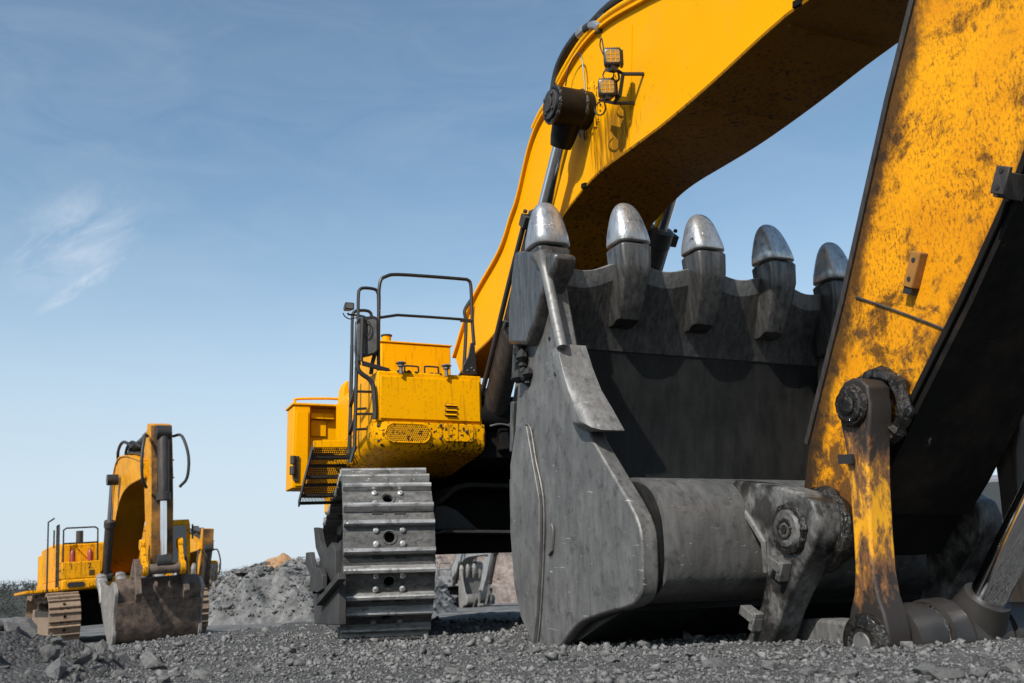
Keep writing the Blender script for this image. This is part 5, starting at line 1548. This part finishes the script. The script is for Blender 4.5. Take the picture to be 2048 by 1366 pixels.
# perforated tread plate sloping away under the walkway
ga = Vector([(1.905, 8.55, 1.586)][0]); gb = Vector([(2.375, 8.55, 1.599)][0]); gc_ = Vector([(2.008, 9.6, 1.193)][0]); gd_ = gc_ + (gb - ga) * 1.15
for k in range(3):
    t0, t1 = k / 3 + 0.01, (k + 1) / 3 - 0.01
    o_ = ga + (gc_ - ga) * t0; v_ = (gc_ - ga) * (t1 - t0)
    b = MB(); b.grate(o_, gb - ga, v_ * 0.52, 26, 5, 0.55); b.grate(o_ + v_ * 0.54, (gb - ga), v_ * 0.46, 34, 1, 0.5); B(b, 'tread', 'barrel_worn', sb, 0, 0)
    b = MB(); b.bar(o_ + v_ * 0.51 , o_ + v_ * 0.51 + (gb - ga), 0.02, 0.02); b.bar(o_ + v_ * 1.02, o_ + v_ * 1.02 + (gb - ga), 0.025, 0.02); B(b, 'tread_bar', 'barrel_worn', sb)
b = MB(); b.box(2.06, 2.80, 9.67, 9.70, 1.26, zb2 + 0.348); B(b, 'back_panel', 'yellow', sb)
b = MB(); b.bar(ga + Vector((-.01, 0, 0.02)), gb + Vector((0, 0, 0.02)), 0.03, 0.06); B(b, 'tread_edge', 'yellow_box', sb, 0.004)
b = MB(); b.bar(ga + Vector((-0.012, 0, 0)), gc_ + Vector((-0.012, 0, 0)), 0.015, 0.06); B(b, 'tread_side', 'barrel_worn', sb)
hw = part('house_side')
b = MB(); b.prism('X', [(8.65, 1.5), (8.65, 2.0), (8.9, 2.12), (9.3, 2.12), (9.3, 1.5)], 2.27, 2.40); B(b, 'side_wall', 'yellow_box', hw, 0.02)
b = MB(); b.box(2.285, 2.36, 8.635, 8.648, 1.62, 1.98); B(b, 'window', 'glass', hw)
b = MB(); b.prism('Y', [(2.331, 2.084), (2.345, 2.281), (2.369, 2.346), (2.398, 2.358), (2.405, 2.088)], 9.3, 9.5); B(b, 'fin', 'yellow', hw, 0.01)
b = MB(); b.box(2.235, 2.27, 8.62, 8.7, 1.45, 1.9); B(b, 'door_frame', 'yellow_box', hw, 0.01)

# ------------------------------------------------------------------ the other machines: one builder, posed differently
SH_R = shoe_meshes(0.75, 0.34, 'track_rust', True)
SH_G = shoe_meshes(0.75, 0.34, 'track', False)


def rot2(p, o, a):
    c, s = math.cos(a), math.sin(a); x, y = p[0] - o[0], p[1] - o[1]
    return (o[0] + c * x - s * y, o[1] + s * x + c * y)


def far_excavator(name, label, loc, yaw, roll, pose, mats, detail=True, group=None):
    Yl, Tr, Bk, shoes = mats
    root = empty(name, loc, label, 'excavator', group)
    root.rotation_euler = (0, roll, yaw)
    def pt(nm, parent=None):
        return empty(nm, parent=parent or root)
    for x in (-1.61, 1.61):
        make_track(root, x, 0.75, -3.24, 3.0, 0.645, shoes, Tr, Tr if detail else 'frame', False, 0.03, 0.2)
    MB().prism('Y', [(-1.3, 0.6), (-0.9, 1.15), (0.9, 1.15), (1.3, 0.6), (1.0, 0.45), (-1.0, 0.45)], -1.6, 1.6).cyl((0, 0, 1.1), (0, 0, 1.45), 1.2, n=32).build('car_body', 'carbody' if detail else 'frame', root, 0.01)
    u = pt('upper_structure')
    MB().box(-1.65, 1.65, -2.5, 3.6, 1.45, 1.68).build('deck', Yl, u, 0.02)
    MB().box(-1.55, 1.55, 0.2, 3.3, 1.68, 2.75).build('engine_house', Yl, u, 0.05)
    MB().prism('Z', rrect(-1.6, 1.6, 3.0, 4.1, 0.35), 1.5, 2.6).build('counterweight', Yl, u, 0.04)
    MB().cyl((-0.75, 1.0, 2.7), (-0.75, 1.0, 3.15), 0.10, n=14).build('exhaust', 'barrel_worn', u)
    cbn = pt('cab')
    MB().box(0.72, 1.62, -2.6, -0.7, 1.5, 1.95).box(0.72, 1.62, -2.6, -0.7, 2.95, 3.1).box(0.72, 0.80, -2.6, -2.52, 1.95, 2.95).box(1.54, 1.62, -2.6, -2.52, 1.95, 2.95).box(0.72, 0.80, -1.0, -0.7, 1.95, 2.95).box(1.54, 1.62, -1.0, -.7, 1.95, 2.95).box(.72, 1.62, -.78, -.7, 1.95, 2.95).build('cab_shell', Yl, cbn, 0.02)
    MB().box(0.80, 1.54, -2.575, -2.565, 1.95, 2.95).box(0.75, 0.76, -2.52, -1.0, 1.95, 2.95).box(1.58, 1.59, -2.52, -1.0, 1.95, 2.95).build('window', 'glass', cbn)
    MB().box(1.66, 1.70, -2.75, -2.70, 2.55, 2.95).box(1.60, 1.70, -2.72, -2.70, 2.75, 2.78).build('mirror', 'black', cbn)
    # tool box on the other side of the boom
    t = pt('tool_box')
    MB().box(-1.65, -0.70, -2.75, -0.6, 1.68, 2.12).build('upper_box', Yl, t, 0.02)
    MB().box(-1.66, -0.69, -2.78, -0.6, 1.40, 1.68).build('nose', Yl, t, 0.05)
    MB().box(-1.60, -0.75, -1.9, -0.3, 2.12, 2.62).build('tank', Yl, t, 0.03)
    MB().prism('Y', rrect(-1.52, -1.10, 1.47, 1.60, 0.06), -2.80, -2.782).build('grille', 'dark', t)
    MB().prism('Y', rrect(-1.0, -0.78, 1.47, 1.60, 0.03), -2.80, -2.782).build('inspection_door', Yl, t, 0.004)
    for i in range(3): MB().box(-1.0, -0.86, -2.765, -2.752, 1.76 + i * 0.05, 1.785 + i * 0.05).build('louvre', 'dark', t)
    if detail:
        for ch, x in (('1', -1.42), ('2', -0.98)):
            cu = bpy.data.curves.new('numeral', 'FONT'); cu.body = ch; cu.size = 0.20; cu.align_x = 'CENTER'
            tmp = bpy.data.objects.new('tmp', cu); col.objects.link(tmp)
            me = bpy.data.meshes.new_from_object(tmp.evaluated_get(bpy.context.evaluated_depsgraph_get()))
            bpy.data.objects.remove(tmp)
            me.materials.clear(); me.materials.append(M['dark'])
            o = bpy.data.objects.new('numeral', me); col.objects.link(o); o.parent = t
            o.matrix_local = Matrix.Translation((x, -2.756, 1.93)) @ Matrix.Rotation(R(90), 4, 'X')
        for x in (-1.38, -0.95):
            MB().tube([(x, -2.6, 2.13), (x, -2.6, 2.35), (x, -2.6, 2.40), (x, -2.6, 2.45)], [0.07, 0.07, 0.05, 0.02], 12).build('fire_extinguisher', 'red', t)
    h = pt('handrail')
    for pts in ([(-1.62, -2.7, 2.1), (-1.62, -2.7, 2.95), (-1.55, -2.7, 3.0), (-0.85, -2.7, 3.0), (-0.78, -2.7, 2.95), (-0.78, -2.7, 2.1)], [(-1.62, -2.7, 2.6), (-0.78, -2.7, 2.6)], [(-1.72, -2.6, 1.5), (-1.72, -2.6, 3.1), (-1.72, -2.2, 3.1), (-1.72, -2.2, 1.5)], [(-1.62, -0.6, 3.1), (-1.62, -0.6, 2.6)], [(-1.95, -2.3, 1.4), (-1.95, -2.3, 3.2), (-1.80, -2.3, 3.3)]):
        MB().tube(pts, 0.022, 6).build('rail', 'black', h)
    for i in range(5): MB().bar((-1.72, -2.6, 1.55 + i * 0.22), (-1.72, -2.2, 1.55 + i * 0.22), 0.03, 0.02).build('rung', 'black', h)
    MB().box(-2.45, -1.65, -2.3, 1.2, 1.40, 1.47).build('walkway', Yl, u, 0.01)
    # boom
    bm_ = pt('boom')
    tp, bt = spline(pose['top'], 5), spline(pose['bot'], 5)
    MB().prism('X', tp + bt, -0.36, 0.36).build('side_plate', Yl, bm_, 0.012)
    strip(tp, -0.39, 0.39, -0.03).build('top_plate', Yl, bm_)
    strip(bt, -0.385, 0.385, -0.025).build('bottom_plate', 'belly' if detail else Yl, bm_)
    hz = MB()
    for x in (-0.2, -0.05, 0.12): hz.tube([(x, p[0], p[1]) for p in offset(tp, -0.09)], 0.035, 6)
    hz.build('oil_pipe', 'barrel', bm_)
    def ram(nm, a, b_, x, r, split, rodmat='chrome', bar='barrel_worn'):
        a, b_ = Vector((x, *a)), Vector((x, *b_)); d = (b_ - a).normalized(); L_ = (b_ - a).length
        c = pt(nm)
        MB().tube([a + d * 0.05, a + d * L_ * split], r * 0.6, 14).build('rod', rodmat, c)
        MB().tube([a + d * L_ * split, a + d * (L_ * split + .02), a + d * (L_ * split + 0.18), a + d * (L_ * split + .2), b_ - d * 0.1, b_], [r, r * 1.22, r * 1.22, r, r, r * .8], 18).build('barrel', bar, c, 0, 45)
        for e_ in (a, b_): MB().cyl(e_ - Vector((r * 1.2, 0, 0)), e_ + Vector((r * 1.2, 0, 0)), r * 1.25, n=16).build('pin', 'barrel', c)
        return c
    for x in (-0.55, 0.55): ram('boom_cylinder', pose['cyl_top'], pose['cyl_foot'], x, 0.115, pose.get('cyl_split', 0.35))
    # stick
    s_ = pt('stick')
    sk = MB().prism('X', pose['stick'], -0.25, 0.25); sk.m = [0] * 8 + [1] * (len(sk.m) - 8); sk.build('body', ['far_stick', 'stick_mud'] if detail else Yl, s_, 0.015)
    ram('stick_cylinder', pose['sc'][1], pose['sc'][0], 0.0, 0.13, 0.30)
    ram('bucket_cylinder', pose['bc'][1], pose['bc'][0], 0.0, 0.135, pose.get('bc_split', 0.45))
    if detail:
        hz = pt('hose')
        t0 = pose['bc'][0]
        for x in (-0.42, 0.42):
            MB().tube(spline([(x * .7, t0[0] + 0.3, t0[1] - 0.05), (x, t0[0] - 0.05, t0[1] - 0.1), (x * 1.25, t0[0] - 0.25, t0[1] - 0.6), (x * 1.2, t0[0] - 0.2, t0[1] - 1.1), (x * .9, t0[0], t0[1] - 1.3)], 5), 0.035, 8).build('hose_loop', 'rubber', hz)
        e0 = pose['top'][2]
        for x in (-0.3, -0.1): MB().tube(spline([(x, e0[0] - .3, e0[1] + 0.05), (x - .1, e0[0] - 0.8, e0[1] + 0.45), (x - .1, e0[0] - 1.6, e0[1] + 0.6), (x, e0[0] - 2.4, e0[1] + 0.35)], 5), 0.04, 8).build('hose_loop', 'rubber', hz)
    # linkage
    lk_ = pt('bucket_linkage')
    hg = pose['hinge']; lp_ = pose['link_pin']; lst = pose['link_top']; er = rot2((hg[0] - 0.33, hg[1] - 0.42), hg, pose['curl'])
    for x in (-0.42, 0.42):
        MB().bar((x, *lst), (x, *lp_), 0.10, 0.16, (0, 1, 0)).cyl((x - .06, *lst), (x + .06, *lst), 0.13).cyl((x - .06, *lp_), (x + .06, *lp_), 0.15).build('guide_link', Yl if detail else 'cast', lk_, 0.01)
    MB().cyl((-0.5, *lp_), (0.5, *lp_), 0.12, n=18).build('link_pin', 'rust_bucket' if detail else 'cast', lk_)
    MB().bar((0, *lp_), (0, *er), 0.30, 0.20, (0, 1, 0)).build('bucket_link', 'rust_bucket' if detail else 'cast', lk_, 0.02)
    # bucket, in the curl of this pose
    k = pt('bucket')
    base = [(p[0] - 4.20, p[1] - 0.56) for p in shell]
    def tf(p): return rot2((hg[0] + p[0], hg[1] + p[1]), hg, pose['curl'])
    sh = [tf(p) for p in base]; hw_ = 1.0
    strip(sh, -hw_ + .05, hw_ - .05, -0.05).build('shell', Bk[0], k, 0, 50)
    sd = [tf((p[0] - 4.20, p[1] - 0.56)) for p in sidepoly]
    for x in (-hw_, hw_ - 0.08): MB().prism('X', sd, x, x + 0.08).build('side_plate', Bk[1], k, 0.01)
    tb = [tf((p[0] - 4.20, p[1] - 0.56)) for p in tube_poly]
    MB().prism('X', tb, -hw_ + .08, hw_ - .08).build('torsion_tube', Bk[0], k, 0, 40)
    ea = [tf((p[0] - 4.20, p[1] - 0.56)) for p in ear_top]
    for x in (-0.60, 0.46): MB().prism('X', ea, x, x + 0.14).build('hinge_ear', Bk[0], k, 0.015)
    ang = pose['curl']
    for x in (-0.92, -0.46, 0.0, 0.46, 0.92):
        tz_ = 2.50 - 0.09 * abs(x) / 0.92
        pr = [(-0.6, 0.2, .04, .115), (-.3, .03, .11, .12), (0.05, 0, .13, .135), (.06, 0, .10, .10), (.075, 0, .10, .10), (0.08, 0, .135, .14), (.2, 0, .118, .13), (.31, 0, .08, .10), (.37, 0, .042, .06), (.39, 0, .01, .02)]
        rings = []
        for dz, dy, dv, wv in pr:
            rings.append([(p[0], *tf((p[1] - 4.20, p[2] - 0.56))) for p in section((x, 5.5 + dy, tz_ + dz), wv, dv, 12, 3.2)])
        MB().loft(rings).build('tooth', Bk[2], k, 0, 45)
    return root


pose_up = dict(top=[(-1.2, 2.45), (-1.9, 3.6), (-2.6, 4.45), (-3.3, 4.72), (-4.6, 4.62), (-6.5, 4.25)], bot=[(-6.55, 3.85), (-4.8, 3.85), (-3.7, 3.65), (-3.0, 3.2), (-2.3, 2.5), (-1.6, 1.75), (-1.2, 1.75)],
               cyl_top=(-3.5, 4.15), cyl_foot=(-2.6, 1.70), cyl_split=0.42, stick=[(-6.95, 5.05), (-6.6, 5.15), (-6.2, 4.75), (-6.12, 4.1), (-6.40, 2.2), (-6.55, 1.65), (-6.85, 1.60), (-6.98, 1.9), (-7.05, 3.2), (-7.02, 4.3)],
               sc=((-3.6, 4.95), (-6.35, 5.0)), bc=((-7.15, 4.85), (-7.15, 1.85)), bc_split=0.46, hinge=(-6.70, 1.62), link_pin=(-7.18, 1.68), link_top=(-6.90, 2.25), curl=R(-58))
yellow_mats = ('yellow_far', 'track_rust', ('rust_bucket', 'pale_steel', 'pale_steel'), SH_R)
gray_mats = ('gray_paint', 'track', ('cast', 'pale_steel', 'pale_steel'), SH_G)
pose_low = dict(top=[(-1.2, 2.55), (-2.2, 3.15), (-3.0, 4.0), (-4.0, 4.35), (-5.5, 4.2), (-8.2, 3.75)], bot=[(-8.3, 3.35), (-6.2, 3.35), (-4.6, 3.3), (-3.7, 3.0), (-2.6, 2.4), (-1.5, 1.9), (-1.2, 2.0)],
                cyl_top=(-4.5, 3.75), cyl_foot=(-2.9, 1.75), cyl_split=0.36, stick=[(-8.75, 4.3), (-8.3, 4.35), (-8.05, 3.9), (-7.55, 3.0), (-6.35, 0.75), (-6.30, 0.50), (-6.50, 0.42), (-6.85, 0.75), (-7.85, 1.95), (-8.7, 3.4)],
                sc=((-5.0, 4.55), (-8.15, 4.2)), bc=((-8.9, 3.4), (-6.95, 0.12)), bc_split=0.42, hinge=(-6.40, 0.56), link_pin=(-6.88, 0.15), link_top=(-7.0, 1.1), curl=0.0)

FAR = ((1.35, 32.0, -0.52), 0.115, R(-3.0), (5.6, 58.0, -0.5), 0.05, (25.3, 69.5, -0.40), 0.0)
far_excavator('excavator', 'yellow excavator numbered 1 and 2 with a rusty bucket, standing in the left background', FAR[0], FAR[1], FAR[2], pose_up, yellow_mats)
far_excavator('excavator', 'yellow excavator mostly hidden behind the left background excavator', FAR[3], FAR[4], 0.0, pose_low, yellow_mats)
far_excavator('excavator', 'small grey excavator seen beneath the big yellow machine', FAR[5], FAR[6], 0.0, pose_low, gray_mats, False)


# ------------------------------------------------------------------ a pickup at the right edge
def pickup(loc, yaw):
    r = empty('pickup_truck', loc, 'silver vehicle with an aerial, just showing at the right edge', 'truck'); r.rotation_euler = (0, 0, yaw)
    body = [(-2.6, 0.45), (-2.65, 0.95), (-1.3, 1.1), (-0.7, 1.72), (0.7, 1.75), (0.95, 1.12), (2.6, 1.1), (2.6, 0.45)]
    b = MB(); b.prism('X', body, -0.88, 0.88); o = b.build('body', 'car_paint', r, 0.06, 40, 3)
    MB().prism('X', [(-1.12, 1.14), (-0.66, 1.62), (0.62, 1.65), (0.80, 1.16)], -0.892, 0.892).build('side_window', 'glass', r, 0.01)
    b = MB(); b.add([(-0.75, -1.24, 1.17), (0.75, -1.24, 1.17), (0.68, -0.77, 1.68), (-0.68, -0.77, 1.68)], [(0, 1, 2, 3)]); b.build('windscreen', 'glass', r)
    for y in (-1.7, 1.6):
        for x in (-0.80, 0.80):
            w_ = MB(); w_.cyl((x - .12, y, .40), (x + .12, y, .40), 0.40, n=28).build('wheel', 'tyre', r, 0.04)
    for x in (-.65, .65): MB().box(x - .18, x + .18, -2.68, -2.6, .72, .88).build('headlight', 'bright_steel', r, 0.02)
    MB().box(-.8, .8, -2.72, -2.6, .45, .62).build('bumper', 'black', r, 0.02)
    MB().tube([(0.5, 0.0, 1.75), (0.5, 0.25, 2.15)], 0.008, 6).build('aerial', 'black', r)


pickup((13.2, 10.6, 0.0), R(25))
